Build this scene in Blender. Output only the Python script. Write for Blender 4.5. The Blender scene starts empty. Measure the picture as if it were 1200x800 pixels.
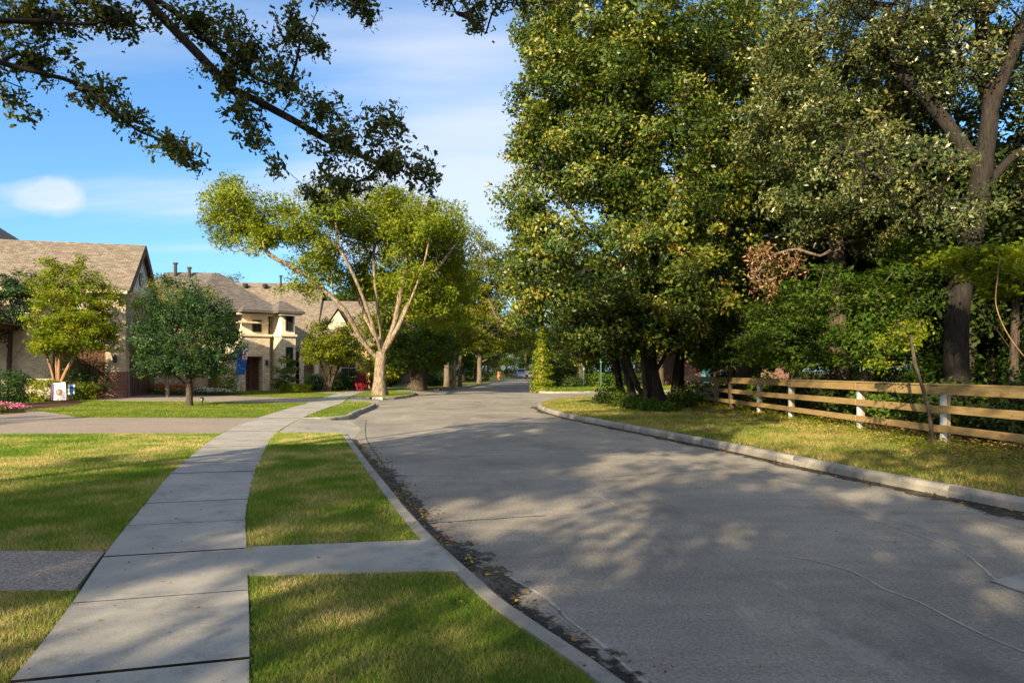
import bpy, bmesh, math, random
import numpy as np
from mathutils import Vector, Matrix
random.seed(7)
RNG = np.random.default_rng(11)
SC = bpy.context.scene
COL = SC.collection
H = 1.65            # eye height over the road
FOC = 800.0         # focal length in photo pixels
LZ = 0.15           # level of the lawns over the road
R = math.radians
SUN_EL = R(25)
SH = Vector((-0.47, -0.88, 0)).normalized()
SUND = Vector((SH.x*math.cos(SUN_EL), SH.y*math.cos(SUN_EL), math.sin(SUN_EL)))

def gp(px, py, z=0.0):
    Y = FOC*(H-z)/(py-434.0)
    return (px-600.0)/FOC*Y, Y
def at(px, py, Y):
    return Vector(((px-600.0)/FOC*Y, Y, H+(434.0-py)/FOC*Y))

# ------------------------------------------------------------ materials
MATS = {}
class NT:
    def __init__(s, name):
        m = bpy.data.materials.new(name); m.use_nodes = True
        s.m = m; s.t = m.node_tree; s.t.nodes.clear(); MATS[name] = m
        s.out = s.n('ShaderNodeOutputMaterial')
    def n(s, typ, **kw):
        nd = s.t.nodes.new(typ)
        for k, v in kw.items():
            if k.startswith('i_'):
                key = k[2:].replace('_', ' ')
                nd.inputs[key].default_value = v
            else: setattr(nd, k, v)
        return nd
    def l(s, a, b): s.t.links.new(a, b)
    def coord(s, kind='Object', scale=(1,1,1)):
        tc = s.n('ShaderNodeTexCoord'); mp = s.n('ShaderNodeMapping')
        mp.inputs['Scale'].default_value = scale
        s.l(tc.outputs[kind], mp.inputs[0]); return mp.outputs[0]
    def pos(s, scale=(1,1,1)):
        g = s.n('ShaderNodeNewGeometry'); mp = s.n('ShaderNodeMapping')
        mp.inputs['Scale'].default_value = scale
        s.l(g.outputs['Position'], mp.inputs[0]); return mp.outputs[0]
    def noise(s, vec, scale, detail=4, rough=.55):
        nd = s.n('ShaderNodeTexNoise'); nd.inputs['Scale'].default_value = scale
        nd.inputs['Detail'].default_value = detail; nd.inputs['Roughness'].default_value = rough
        s.l(vec, nd.inputs['Vector']); return nd.outputs['Fac']
    def ramp(s, fac, stops):
        r = s.n('ShaderNodeValToRGB'); cr = r.color_ramp
        while len(cr.elements) < len(stops): cr.elements.new(.5)
        for e, (p, c) in zip(cr.elements, stops):
            e.position = p; e.color = (*c, 1) if len(c) == 3 else c
        s.l(fac, r.inputs[0]); return r.outputs[0]
    def mix(s, fac, a, b, mode='MIX'):
        m = s.n('ShaderNodeMix', data_type='RGBA', blend_type=mode)
        for sock, v in ((m.inputs[0], fac), (m.inputs[6], a), (m.inputs[7], b)):
            if hasattr(v, 'is_linked') or isinstance(v, bpy.types.NodeSocket): s.l(v, sock)
            elif isinstance(v, (int, float)): sock.default_value = v
            else: sock.default_value = (*v, 1) if len(v) == 3 else v
        return m.outputs[2]
    def math(s, op, a, b=0.0):
        m = s.n('ShaderNodeMath', operation=op)
        for sock, v in ((m.inputs[0], a), (m.inputs[1], b)):
            if isinstance(v, bpy.types.NodeSocket): s.l(v, sock)
            else: sock.default_value = v
        return m.outputs[0]
    def bump(s, h, strength=.3, dist=.02):
        b = s.n('ShaderNodeBump'); b.inputs['Strength'].default_value = strength
        b.inputs['Distance'].default_value = dist
        s.l(h, b.inputs['Height']); return b.outputs[0]
    def bsdf(s, col, rough=.8, bump=None, spec=.3, metal=0.0):
        p = s.n('ShaderNodeBsdfPrincipled')
        if isinstance(col, bpy.types.NodeSocket): s.l(col, p.inputs['Base Color'])
        else: p.inputs['Base Color'].default_value = (*col, 1)
        if isinstance(rough, bpy.types.NodeSocket): s.l(rough, p.inputs['Roughness'])
        else: p.inputs['Roughness'].default_value = rough
        p.inputs['Specular IOR Level'].default_value = spec
        p.inputs['Metallic'].default_value = metal
        if bump is not None: s.l(bump, p.inputs['Normal'])
        s.l(p.outputs[0], s.out.inputs[0]); return p

def simple(name, col, rough=.7, var=.15, scale=8, spec=.3, metal=0, bump=.1):
    t = NT(name); v = t.pos(); f = t.noise(v, scale, 5)
    a = tuple(c*(1-var) for c in col); b = tuple(min(1, c*(1+var)) for c in col)
    t.bsdf(t.ramp(f, [(.3, a), (.7, b)]), rough, t.bump(f, bump, .01), spec, metal)
    return t.m

def leafmat(name, stops, trans=.38, rough=.55, tcol=(1.25, 1.15, .5), spec=.10):
    t = NT(name)
    a = t.n('ShaderNodeAttribute', attribute_name='rnd')
    c = t.ramp(a.outputs['Fac'], stops)
    p = t.bsdf(c, rough, None, spec)
    tr = t.n('ShaderNodeBsdfTranslucent')
    t.l(t.mix(1.0, c, tcol, 'MULTIPLY'), tr.inputs[0])
    ms = t.n('ShaderNodeMixShader'); ms.inputs[0].default_value = trans
    t.l(p.outputs[0], ms.inputs[1]); t.l(tr.outputs[0], ms.inputs[2])
    t.l(ms.outputs[0], t.out.inputs[0])
    return t.m

def barkmat(name, dark, light, sc=(7, 7, 1.4), rough=.9):
    t = NT(name); v = t.coord('Object', sc)
    f = t.noise(v, 2.2, 8, .65); g = t.noise(t.coord('Object'), .9, 3)
    c = t.ramp(f, [(.32, dark), (.52, tuple((x+y)/2 for x, y in zip(dark, light))), (.68, light)])
    c = t.mix(t.math('MULTIPLY', g, .45), c, tuple(x*.6 for x in dark))
    t.bsdf(c, rough, t.bump(f, .9, .05), .15); return t.m

def build_mats():
    # concrete road, exposed aggregate
    t = NT('road_concrete'); v = t.pos()
    big = t.noise(v, .35, 5, .6); mid = t.noise(t.pos((.5, 2.2, 1)), 1.6, 5, .65); fine = t.noise(v, 34, 5, .85)
    speck = t.noise(v, 60, 2, .7)
    c = t.ramp(big, [(.3, (.150, .142, .128)), (.7, (.265, .245, .215))])
    c = t.mix(t.ramp(mid, [(.42, (0, 0, 0)), (.75, (.55, .55, .55))]), c, (.11, .108, .105))
    c = t.mix(1.0, c, t.ramp(fine, [(.34, (.58, .58, .58)), (.5, (1, 1, 1)), (.66, (1.45, 1.42, 1.36))]), 'MULTIPLY')
    c = t.mix(t.ramp(speck, [(.62, (0, 0, 0)), (.70, (.7, .7, .7))]), c, (.42, .40, .36))
    st = t.noise(t.pos((.8, .35, 1)), 1.1, 6, .7); c = t.mix(t.ramp(st, [(.52, (0, 0, 0)), (.66, (.55, .55, .55))]), c, (.085, .080, .075))
    pa = t.noise(t.pos((1.6, .5, 1)), .7, 7, .75); c = t.mix(t.ramp(pa, [(.56, (0, 0, 0)), (.68, (.45, .45, .45))]), c, (.36, .335, .29))
    t.bsdf(c, .85, t.bump(fine, .6, .008), .2)
    # smoother kerb / walk concrete
    for nm, lo, hi in (('walk_concrete', (.215, .21, .198), (.31, .302, .28)), ('kerb_concrete', (.17, .162, .145), (.29, .272, .24)),
                       ('apron_concrete', (.20, .195, .18), (.29, .28, .25)), ('patch_concrete', (.16, .165, .17), (.22, .225, .225))):
        t = NT(nm); v = t.pos()
        big = t.noise(v, .9, 5, .65); fine = t.noise(v, 90, 3, .7); st = t.noise(v, 3.3, 6, .7)
        c = t.ramp(big, [(.3, lo), (.7, hi)])
        kd = .75 if nm == 'kerb_concrete' else .55
        c = t.mix(t.ramp(st, [(.50, (0, 0, 0)), (.68, (kd,)*3)]), c, tuple(x*.5 for x in lo))
        sp_ = t.noise(v, 22, 5, .8); c = t.mix(t.ramp(sp_, [(.60, (0, 0, 0)), (.70, (.6, .6, .6))]), c, tuple(x*.45 for x in lo))
        c = t.mix(1.0, c, t.ramp(fine, [(.3, (.82, .82, .82)), (.7, (1.15, 1.15, 1.15))]), 'MULTIPLY')
        t.bsdf(c, .8, t.bump(fine, .25, .004), .3)
    t = NT('aggregate'); v = t.pos(); vo = t.n('ShaderNodeTexVoronoi'); vo.inputs['Scale'].default_value = 70
    t.l(v, vo.inputs['Vector'])
    big = t.noise(v, .8, 4)
    c = t.mix(.55, t.ramp(big, [(.3, (.15, .125, .105)), (.7, (.24, .20, .17))]), t.ramp(vo.outputs['Color'], [(.2, (.10, .08, .065)), (.5, (.22, .18, .15)), (.85, (.40, .35, .30))]))
    t.bsdf(c, .75, t.bump(vo.outputs['Distance'], .5, .006), .3)
    # soil below, crack fill
    simple('soil', (.055, .040, .028), .95, .4, 14, .1, 0, .5)
    simple('mulch', (.060, .036, .022), .95, .5, 18, .1, 0, .8)
    simple('crack_dark', (.045, .042, .040), .9, .3, 20)
    simple('crack_pale', (.28, .26, .235), .85, .25, 14)
    simple('joint_dark', (.014, .012, .010), .95, .3, 20)
    # damp silt film in the gutter, thinning out at its edge
    t = NT('gutter_water'); v = t.pos(); f = t.noise(v, 9, 7, .7); g = t.noise(v, 30, 4, .7); k = t.noise(v, 1.6, 4, .6)
    uv = t.n('ShaderNodeUVMap'); sp = t.n('ShaderNodeSeparateXYZ'); t.l(uv.outputs[0], sp.inputs[0])
    c = t.ramp(g, [(.35, (.014, .013, .013)), (.62, (.032, .028, .024)), (.75, (.075, .062, .048))])
    p = t.bsdf(c, t.ramp(k, [(.35, (.30,)*3), (.65, (.7,)*3)]), t.bump(g, .4, .006), .15)
    e = t.math('ADD', sp.outputs[0], t.math('ADD', t.math('MULTIPLY', t.math('SUBTRACT', f, .5), 1.5), t.math('MULTIPLY', t.math('SUBTRACT', k, .5), 1.5)))
    al = t.ramp(e, [(.50, (1, 1, 1)), (.74, (0, 0, 0))])
    tr = t.n('ShaderNodeBsdfTransparent'); ms = t.n('ShaderNodeMixShader'); t.l(al, ms.inputs[0]); t.l(tr.outputs[0], ms.inputs[1]); t.l(p.outputs[0], ms.inputs[2]); t.l(ms.outputs[0], t.out.inputs[0])
    # lawn
    t = NT('lawn'); v = t.pos()
    a = t.noise(v, .45, 4, .6); b = t.noise(v, 3.0, 5, .7); c_ = t.noise(v, 38, 4, .8)
    c = t.ramp(a, [(.35, (.095, .125, .028)), (.6, (.16, .165, .05))])
    c = t.mix(t.ramp(b, [(.48, (0, 0, 0)), (.72, (.7, .7, .7))]), c, (.150, .125, .050))
    c = t.mix(1.0, c, t.ramp(c_, [(.3, (.45, .45, .45)), (.7, (1.5, 1.5, 1.4))]), 'MULTIPLY')
    t.bsdf(c, .9, t.bump(c_, 1.0, .04), .1)
    t = NT('verge'); v = t.pos()
    b = t.noise(v, 1.1, 6, .7); c_ = t.noise(v, 30, 4, .8)
    c = t.ramp(b, [(.38, (.065, .095, .020)), (.54, (.145, .130, .045)), (.68, (.130, .082, .042))])
    c = t.mix(1.0, c, t.ramp(c_, [(.3, (.5, .5, .5)), (.7, (1.5, 1.45, 1.3))]), 'MULTIPLY')
    t.bsdf(c, .95, t.bump(c_, 1.0, .04), .1)
    t = NT('woodfloor'); v = t.pos(); b = t.noise(v, 3, 6, .7)
    t.bsdf(t.ramp(b, [(.35, (.022, .026, .010)), (.6, (.045, .035, .018))]), .95, t.bump(b, 1, .1), .1)
    for nm, st in (('grassblade', [(0, (.075, .165, .018)), (.42, (.14, .24, .03)), (.64, (.26, .29, .06)), (.82, (.42, .35, .16)), (1, (.55, .44, .25))]),
                   ('lushblade', [(0, (.06, .13, .012)), (.6, (.13, .20, .02)), (1, (.27, .26, .06))]),
                   ('dryblade', [(0, (.06, .12, .016)), (.40, (.13, .175, .03)), (.66, (.27, .24, .07)), (1, (.38, .29, .13))]),
                   ('litter', [(0, (.10, .055, .025)), (.35, (.22, .12, .05)), (.6, (.38, .24, .07)), (.8, (.42, .32, .10)), (1, (.09, .16, .03))])):
        leafmat(nm, st, .3, .6)
    leafmat('leaf_oak', [(0, (.012, .034, .010)), (.32, (.035, .070, .012)), (.52, (.080, .125, .016)), (.74, (.17, .19, .025)), (.93, (.30, .27, .04)), (.975, (.26, .13, .05)), (1, (.30, .16, .07))], .28, .40, spec=.35)
    leafmat('leaf_oakpale', [(0, (.018, .036, .012)), (.35, (.055, .085, .026)), (.6, (.11, .135, .040)), (.85, (.22, .225, .08)), (1, (.32, .29, .12))], .28, .36, spec=.45)
    leafmat('leaf_pecan', [(0, (.080, .130, .012)), (.5, (.165, .225, .018)), (.85, (.25, .29, .028)), (1, (.34, .33, .05))], .42)
    leafmat('leaf_olive', [(0, (.050, .085, .009)), (.5, (.115, .150, .014)), (.85, (.22, .225, .020)), (1, (.32, .26, .03))], .38)
    leafmat('leaf_green', [(0, (.028, .062, .010)), (.5, (.055, .105, .014)), (.85, (.095, .150, .020)), (1, (.16, .19, .03))], .42)
    leafmat('leaf_bright', [(0, (.075, .130, .010)), (.5, (.150, .210, .014)), (.85, (.25, .28, .020)), (1, (.36, .32, .05))], .45)
    leafmat('leaf_dark', [(0, (.010, .032, .014)), (.5, (.026, .066, .024)), (.85, (.058, .110, .028)), (1, (.09, .11, .03))], .2, .4)
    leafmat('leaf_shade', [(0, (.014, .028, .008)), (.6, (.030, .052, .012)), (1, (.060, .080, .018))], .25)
    leafmat('leaf_over', [(0, (.035, .055, .022)), (.55, (.075, .100, .030)), (.9, (.14, .14, .035)), (.96, (.20, .13, .03)), (1, (.24, .12, .03))], .22)
    leafmat('leaf_dead', [(0, (.09, .04, .022)), (.5, (.20, .11, .06)), (1, (.38, .25, .15))], .25)
    leafmat('petal_pink', [(0, (.45, .04, .22)), (1, (.75, .25, .45))], .3)
    leafmat('petal_red', [(0, (.50, .02, .02)), (.6, (.65, .05, .04)), (1, (.75, .15, .1))], .3)
    leafmat('petal_white', [(0, (.60, .55, .60)), (1, (.85, .82, .82))], .3)
    leafmat('leaf_red', [(0, (.22, .015, .03)), (1, (.45, .05, .07))], .3)
    barkmat('bark_oak', (.030, .024, .020), (.135, .105, .080))
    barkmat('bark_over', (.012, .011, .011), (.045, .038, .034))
    barkmat('bark_pecan', (.050, .036, .025), (.42, .345, .26), (4.5, 4.5, 1.5))
    barkmat('bark_smooth', (.20, .11, .065), (.40, .25, .16), (3, 3, 1))
    barkmat('bark_grey', (.07, .058, .048), (.22, .185, .15))
    # bricks & stone, on UV in metres
    def brick(nm, c1, c2, mort, bw=.21, bh=.075, ms=.010, off=.5):
        t = NT(nm); uv = t.n('ShaderNodeUVMap'); b = t.n('ShaderNodeTexBrick')
        t.l(uv.outputs[0], b.inputs['Vector']); b.offset = off
        for k, vv in (('Color1', c1), ('Color2', c2), ('Mortar', mort)): b.inputs[k].default_value = (*vv, 1)
        b.inputs['Scale'].default_value = 1; b.inputs['Brick Width'].default_value = bw; b.inputs['Row Height'].default_value = bh
        b.inputs['Mortar Size'].default_value = ms; b.inputs['Bias'].default_value = 0
        f = t.noise(t.pos(), 3, 6, .7)
        c = t.mix(1.0, b.outputs['Color'], t.ramp(f, [(.3, (.72,)*3), (.7, (1.2,)*3)]), 'MULTIPLY')
        t.bsdf(c, .88, t.bump(b.outputs['Fac'], .4, -.01), .15); return t.m
    brick('brick_cream', (.38, .31, .23), (.52, .45, .35), (.46, .42, .36))
    brick('brick_red', (.13, .042, .030), (.21, .08, .055), (.24, .20, .175))
    brick('brick_brown', (.26, .17, .12), (.38, .28, .21), (.36, .32, .28))
    brick('brick_yellow', (.42, .28, .12), (.52, .37, .18), (.42, .36, .26))
    brick('brick_white', (.55, .54, .52), (.66, .65, .62), (.52, .52, .52))
    brick('stone', (.47, .40, .30), (.66, .60, .49), (.34, .28, .20), .42, .17, .016, .37)
    brick('shingle', (.125, .105, .088), (.20, .170, .142), (.075, .062, .052), .30, .14, .012)
    brick('shingle_dark', (.085, .075, .072), (.15, .135, .13), (.05, .045, .045), .30, .14, .012)
    brick('plank', (.085, .036, .020), (.125, .056, .030), (.020, .010, .007), 9, .19, .012, 0)
    brick('plank_grey', (.10, .085, .075), (.14, .115, .10), (.03, .025, .02), 9, .2, .012, 0)
    simple('stucco', (.66, .60, .50), .9, .08, 3, .15)
    simple('trim_cream', (.58, .51, .40), .7, .1, 3)
    simple('wood_dark', (.070, .030, .018), .7, .25, 6)
    simple('wood_brown', (.11, .05, .03), .7, .25, 6)
    simple('metal_dark', (.03, .028, .027), .4, .2, 6, .5)
    simple('metal_grey', (.22, .22, .22), .45, .15, 6, .5, .6)
    t = NT('window_glass'); t.bsdf((.02, .025, .03), .08, None, .6)
    t = NT('fence_board'); v = t.coord('Object', (1, 1, 1)); f = t.noise(t.coord('Object', (14, 1.1, 14)), 2.6, 7, .65); k = t.noise(t.coord('Object', (1, 1, 1)), 4.5, 2)
    c = t.ramp(f, [(.3, (.19, .13, .055)), (.55, (.29, .20, .085)), (.75, (.37, .265, .12))])
    c = t.mix(t.ramp(k, [(.66, (0, 0, 0)), (.72, (.6, .6, .6))]), c, (.14, .08, .04))
    t.bsdf(c, .75, t.bump(f, .3, .006), .25)
    simple('fence_white', (.40, .41, .42), .8, .35, 7)
    simple('fence_post_wood', (.28, .20, .11), .85, .25, 9)
    simple('teal_paint', (.10, .26, .28), .5, .15, 5)
    simple('green_post', (.05, .11, .10), .5, .2, 7)
    simple('sign_grey', (.62, .62, .58), .45, .06, 5)
    simple('white_cloth', (.75, .74, .76), .8, .05, 6)
    simple('blue_cloth', (.015, .10, .42), .8, .15, 6)
    simple('red_cloth', (.60, .03, .05), .8, .1, 6)
    simple('purple_cloth', (.10, .03, .16), .8, .1, 6)
    simple('orange_cloth', (.75, .20, .05), .8, .1, 6)
    simple('dark_cloth', (.03, .035, .05), .8, .1, 6)
    simple('skin', (.48, .26, .17), .6, .08, 9)
    simple('hair', (.05, .03, .02), .6, .2, 20)
    simple('car_white', (.65, .66, .68), .3, .03, 3, .5)
    simple('car_blue', (.10, .14, .22), .3, .05, 3, .5)
    simple('car_black', (.02, .02, .022), .3, .05, 3, .5)
    simple('rubber', (.02, .02, .02), .8, .1, 9)
    simple('red_lamp', (.45, .02, .02), .3, .05, 9)
    simple('paint_white', (.72, .72, .70), .6, .06, 12)
    simple('paint_black', (.02, .02, .02), .6, .1, 12)
build_mats()
M = MATS

# ------------------------------------------------------------ mesh helpers
def link(o, parent=None):
    COL.objects.link(o)
    if parent is not None: o.parent = parent
    return o
def tag(o, label=None, cat=None, group=None, kind=None):
    if label: o['label'] = label
    if cat: o['category'] = cat
    if group: o['group'] = group
    if kind: o['kind'] = kind
    return o
def thing(name, label, cat, loc=(0, 0, 0), rz=0, group=None):
    o = bpy.data.objects.new(name, None); o.empty_display_size = .3
    o.location = loc; o.rotation_euler = (0, 0, rz); link(o)
    return tag(o, label, cat, group)
def copy_tree(o, parent=None):
    c = o.copy(); COL.objects.link(c)
    if parent is not None: c.parent = parent
    for ch in list(o.children): copy_tree(ch, c)
    return c

def np_mesh(name, V, F, mat, rnd=None, smooth=False):
    """V (n,3); F (m,k) constant-size faces"""
    me = bpy.data.meshes.new(name)
    V = np.ascontiguousarray(V, dtype=np.float32); F = np.ascontiguousarray(F, dtype=np.int32)
    m, k = F.shape
    me.vertices.add(len(V)); me.vertices.foreach_set('co', V.ravel())
    me.loops.add(m*k); me.loops.foreach_set('vertex_index', F.ravel())
    me.polygons.add(m); me.polygons.foreach_set('loop_start', np.arange(0, m*k, k, dtype=np.int32))
    if smooth: me.polygons.foreach_set('use_smooth', np.ones(m, dtype=bool))
    if rnd is not None:
        at_ = me.attributes.new('rnd', 'FLOAT', 'FACE'); at_.data.foreach_set('value', rnd.astype(np.float32))
    me.materials.append(M[mat]); me.update(); me.validate()
    return me

class MB:
    """collects faces; builds ONE mesh object with box-projected UVs in metres"""
    def __init__(s): s.v = []; s.f = []; s.mi = []
    def poly(s, pts, mi=0):
        i = len(s.v); s.v += [tuple(p) for p in pts]; s.f.append(tuple(range(i, i+len(pts)))); s.mi.append(mi); return s
    def box(s, x0, y0, z0, x1, y1, z1, mi=0, M4=None):
        c = [Vector((x, y, z)) for z in (z0, z1) for (x, y) in ((x0, y0), (x1, y0), (x1, y1), (x0, y1))]
        if M4 is not None: c = [M4 @ p for p in c]
        i = len(s.v); s.v += [tuple(p) for p in c]
        for q in ((3, 2, 1, 0), (4, 5, 6, 7), (0, 1, 5, 4), (1, 2, 6, 5), (2, 3, 7, 6), (3, 0, 4, 7)):
            s.f.append(tuple(i+k for k in q)); s.mi.append(mi)
        return s
    def slab(s, pts, n, th, mi=0, side=None):
        """extrude a planar outline by th along n"""
        n = Vector(n).normalized()*th; i = len(s.v); k = len(pts)
        s.v += [tuple(Vector(p)) for p in pts] + [tuple(Vector(p)+n) for p in pts]
        s.f.append(tuple(i+k+j for j in range(k))); s.f.append(tuple(i+j for j in reversed(range(k)))); s.mi += [mi, mi]
        for j in range(k):
            a, b = i+j, i+(j+1) % k; s.f.append((a, b, b+k, a+k)); s.mi.append(mi if side is None else side)
        return s
    def tube(s, p0, p1, r0, r1=None, n=8, mi=0, caps=True):
        if r1 is None: r1 = r0
        p0, p1 = Vector(p0), Vector(p1); d = (p1-p0).normalized()
        a = d.orthogonal().normalized(); b = d.cross(a); i = len(s.v)
        for p, r in ((p0, r0), (p1, r1)):
            for j in range(n):
                t = 2*math.pi*j/n; s.v.append(tuple(p+(a*math.cos(t)+b*math.sin(t))*r))
        for j in range(n):
            k = (j+1) % n; s.f.append((i+j, i+k, i+n+k, i+n+j)); s.mi.append(mi)
        if caps:
            s.f.append(tuple(i+j for j in reversed(range(n)))); s.f.append(tuple(i+n+j for j in range(n))); s.mi += [mi, mi]
        return s
    def build(s, name, mats, parent=None, bevel=0, smooth=False):
        if isinstance(mats, str): mats = [mats]
        me = bpy.data.meshes.new(name); me.from_pydata(s.v, [], s.f)
        for m in mats: me.materials.append(M[m])
        me.polygons.foreach_set('material_index', s.mi)
        me.update()
        uv = me.uv_layers.new(name='UVMap')
        for p in me.polygons:
            n = p.normal
            if abs(n.z) > .98: t = Vector((1, 0, 0))
            else: t = Vector((0, 0, 1)).cross(n).normalized()
            b = n.cross(t)
            for li in p.loop_indices:
                c = me.vertices[me.loops[li].vertex_index].co
                uv.data[li].uv = (c.dot(t), c.dot(b))
        if smooth: me.polygons.foreach_set('use_smooth', [True]*len(me.polygons))
        o = bpy.data.objects.new(name, me); link(o, parent)
        if bevel:
            md = o.modifiers.new('b', 'BEVEL'); md.width = bevel; md.segments = 2; md.limit_method = 'ANGLE'
        return o

def smooth_path(pts, step=.35):
    """Catmull-Rom resample of a list of 2D/3D points"""
    P = [Vector(p if len(p) == 3 else (*p, 0)) for p in pts]
    out = []
    for i in range(len(P)-1):
        p0 = P[max(i-1, 0)]; p1 = P[i]; p2 = P[i+1]; p3 = P[min(i+2, len(P)-1)]
        n = max(1, int((p2-p1).length/step))
        for j in range(n):
            t = j/n
            out.append(.5*((2*p1)+(p2-p0)*t+(2*p0-5*p1+4*p2-p3)*t*t+(3*p1-p0-3*p2+p3)*t**3))
    out.append(P[-1]); return out

def sheet(name, pts, z, mat, kind='structure', parent=None):
    bm = bmesh.new()
    vs = [bm.verts.new((p[0], p[1], z)) for p in pts]
    es = [bm.edges.new((vs[i], vs[(i+1) % len(vs)])) for i in range(len(vs))]
    bmesh.ops.triangle_fill(bm, edges=es, use_beauty=True, use_dissolve=False)
    for f in bm.faces:
        if f.normal.z < 0: f.normal_flip()
    me = bpy.data.meshes.new(name); bm.to_mesh(me); bm.free(); me.materials.append(M[mat])
    o = bpy.data.objects.new(name, me); link(o, parent)
    if kind: o['kind'] = kind
    return o

def in_poly(X, Y, poly):
    inside = np.zeros(len(X), bool); n = len(poly); j = n-1
    for i in range(n):
        xi, yi = poly[i][0], poly[i][1]; xj, yj = poly[j][0], poly[j][1]
        if yi != yj:
            c = ((yi > Y) != (yj > Y)) & (X < (xj-xi)*(Y-yi)/(yj-yi)+xi); inside ^= c
        j = i
    return inside

def vnoise(X, Y, sc, seed=0):
    """smooth value noise on numpy arrays"""
    r = np.random.default_rng(seed); G = r.random((64, 64))
    x = X*sc; y = Y*sc; xi = np.floor(x).astype(int); yi = np.floor(y).astype(int)
    fx = x-xi; fy = y-yi; fx = fx*fx*(3-2*fx); fy = fy*fy*(3-2*fy)
    g = lambda a, b: G[a % 64, b % 64]
    return (g(xi, yi)*(1-fx)+g(xi+1, yi)*fx)*(1-fy)+(g(xi, yi+1)*(1-fx)+g(xi+1, yi+1)*fx)*fy

def norm(a): return a/np.maximum(np.linalg.norm(a, axis=1, keepdims=True), 1e-9)

def leaves(P, N, L, W, hexa=False, rng=RNG, droop=0.0, fold=.12):
    """leaf faces at P with approximate normals N"""
    n = len(P); N = norm(N); A = norm(np.cross(N, rng.normal(size=(n, 3)))); 
    if droop: A[:, 2] -= droop; A = norm(A); N = norm(N-A*(N*A).sum(1, keepdims=True))
    B = np.cross(N, A); L = np.asarray(L).reshape(-1, 1)*np.ones((n, 1)); W = np.asarray(W).reshape(-1, 1)*np.ones((n, 1))
    if hexa:
        prof = [(0, 0), (.22, .42), (.45, .30), (.70, .50), (1, 0), (.70, -.50), (.45, -.30), (.22, -.42)]
    else: prof = [(0, 0), (.5, .5), (1, 0), (.5, -.5)]
    k = len(prof); V = np.zeros((n, k, 3))
    for i, (a, b) in enumerate(prof): V[:, i] = P+A*L*a+B*W*b+N*(L*fold*(abs(b)*2-.5))
    F = np.arange(n*k).reshape(n, k)
    return V.reshape(-1, 3), F

# ------------------------------------------------------------ trees
def add_nodes(nodes, parents, pts, start):
    prev = start
    for p in pts:
        nodes.append(np.array(p, float)); parents.append(prev); prev = len(nodes)-1
    return prev

def skeleton(limbs, targets, seed, step=.5, twist=.12, maxlink=None):
    """limbs: explicit polylines (first is the trunk); targets: clump centres to reach"""
    rng = np.random.default_rng(seed); nodes = []; parents = []; explicit = []
    for li, (pts) in enumerate(limbs):
        pp = [np.array(q, float) for q in smooth_path(pts, step)]
        if li == 0: nodes.append(pp[0]); parents.append(-1); add_nodes(nodes, parents, pp[1:], 0)
        else:
            arr = np.array(nodes); s = int(np.argmin(np.linalg.norm(arr-pp[0], axis=1)))
            if np.linalg.norm(nodes[s]-pp[0]) < .05: pp = pp[1:]
            add_nodes(nodes, parents, pp, s)
    nlimb = len(nodes); T = np.array(targets); ends = []
    cap = nlimb+len(T)*30; arr = np.zeros((cap, 3)); arr[:nlimb] = nodes; n = nlimb
    first = max(3, 1)
    d0 = np.min(np.linalg.norm(T[:, None]-arr[None, first:nlimb], axis=2), axis=1)
    for ti in np.argsort(d0):
        t = T[ti]; A = arr[first:n]; v = t-A; d = np.linalg.norm(v, axis=1)
        cost = d*(1+.35*np.clip(-v[:, 2]/np.maximum(d, .01), 0, 1))
        s = int(np.argmin(cost))+first; p = arr[s]; D = np.linalg.norm(t-p)
        k = max(1, int(D/step)); mid = (p+t)/2+rng.normal(size=3)*D*twist+np.array([0, 0, D*.10])
        pts = []
        for j in range(1, k+1):
            u = j/k; q = (1-u)**2*p+2*u*(1-u)*mid+u*u*t
            if j < k: q = q+rng.normal(size=3)*step*.10
            pts.append(q)
        prev = s
        for q in pts:
            if n >= cap: break
            arr[n] = q; parents.append(prev); prev = n; n += 1
        ends.append(prev)
    return arr[:n], np.array(parents), ends, nlimb

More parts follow.
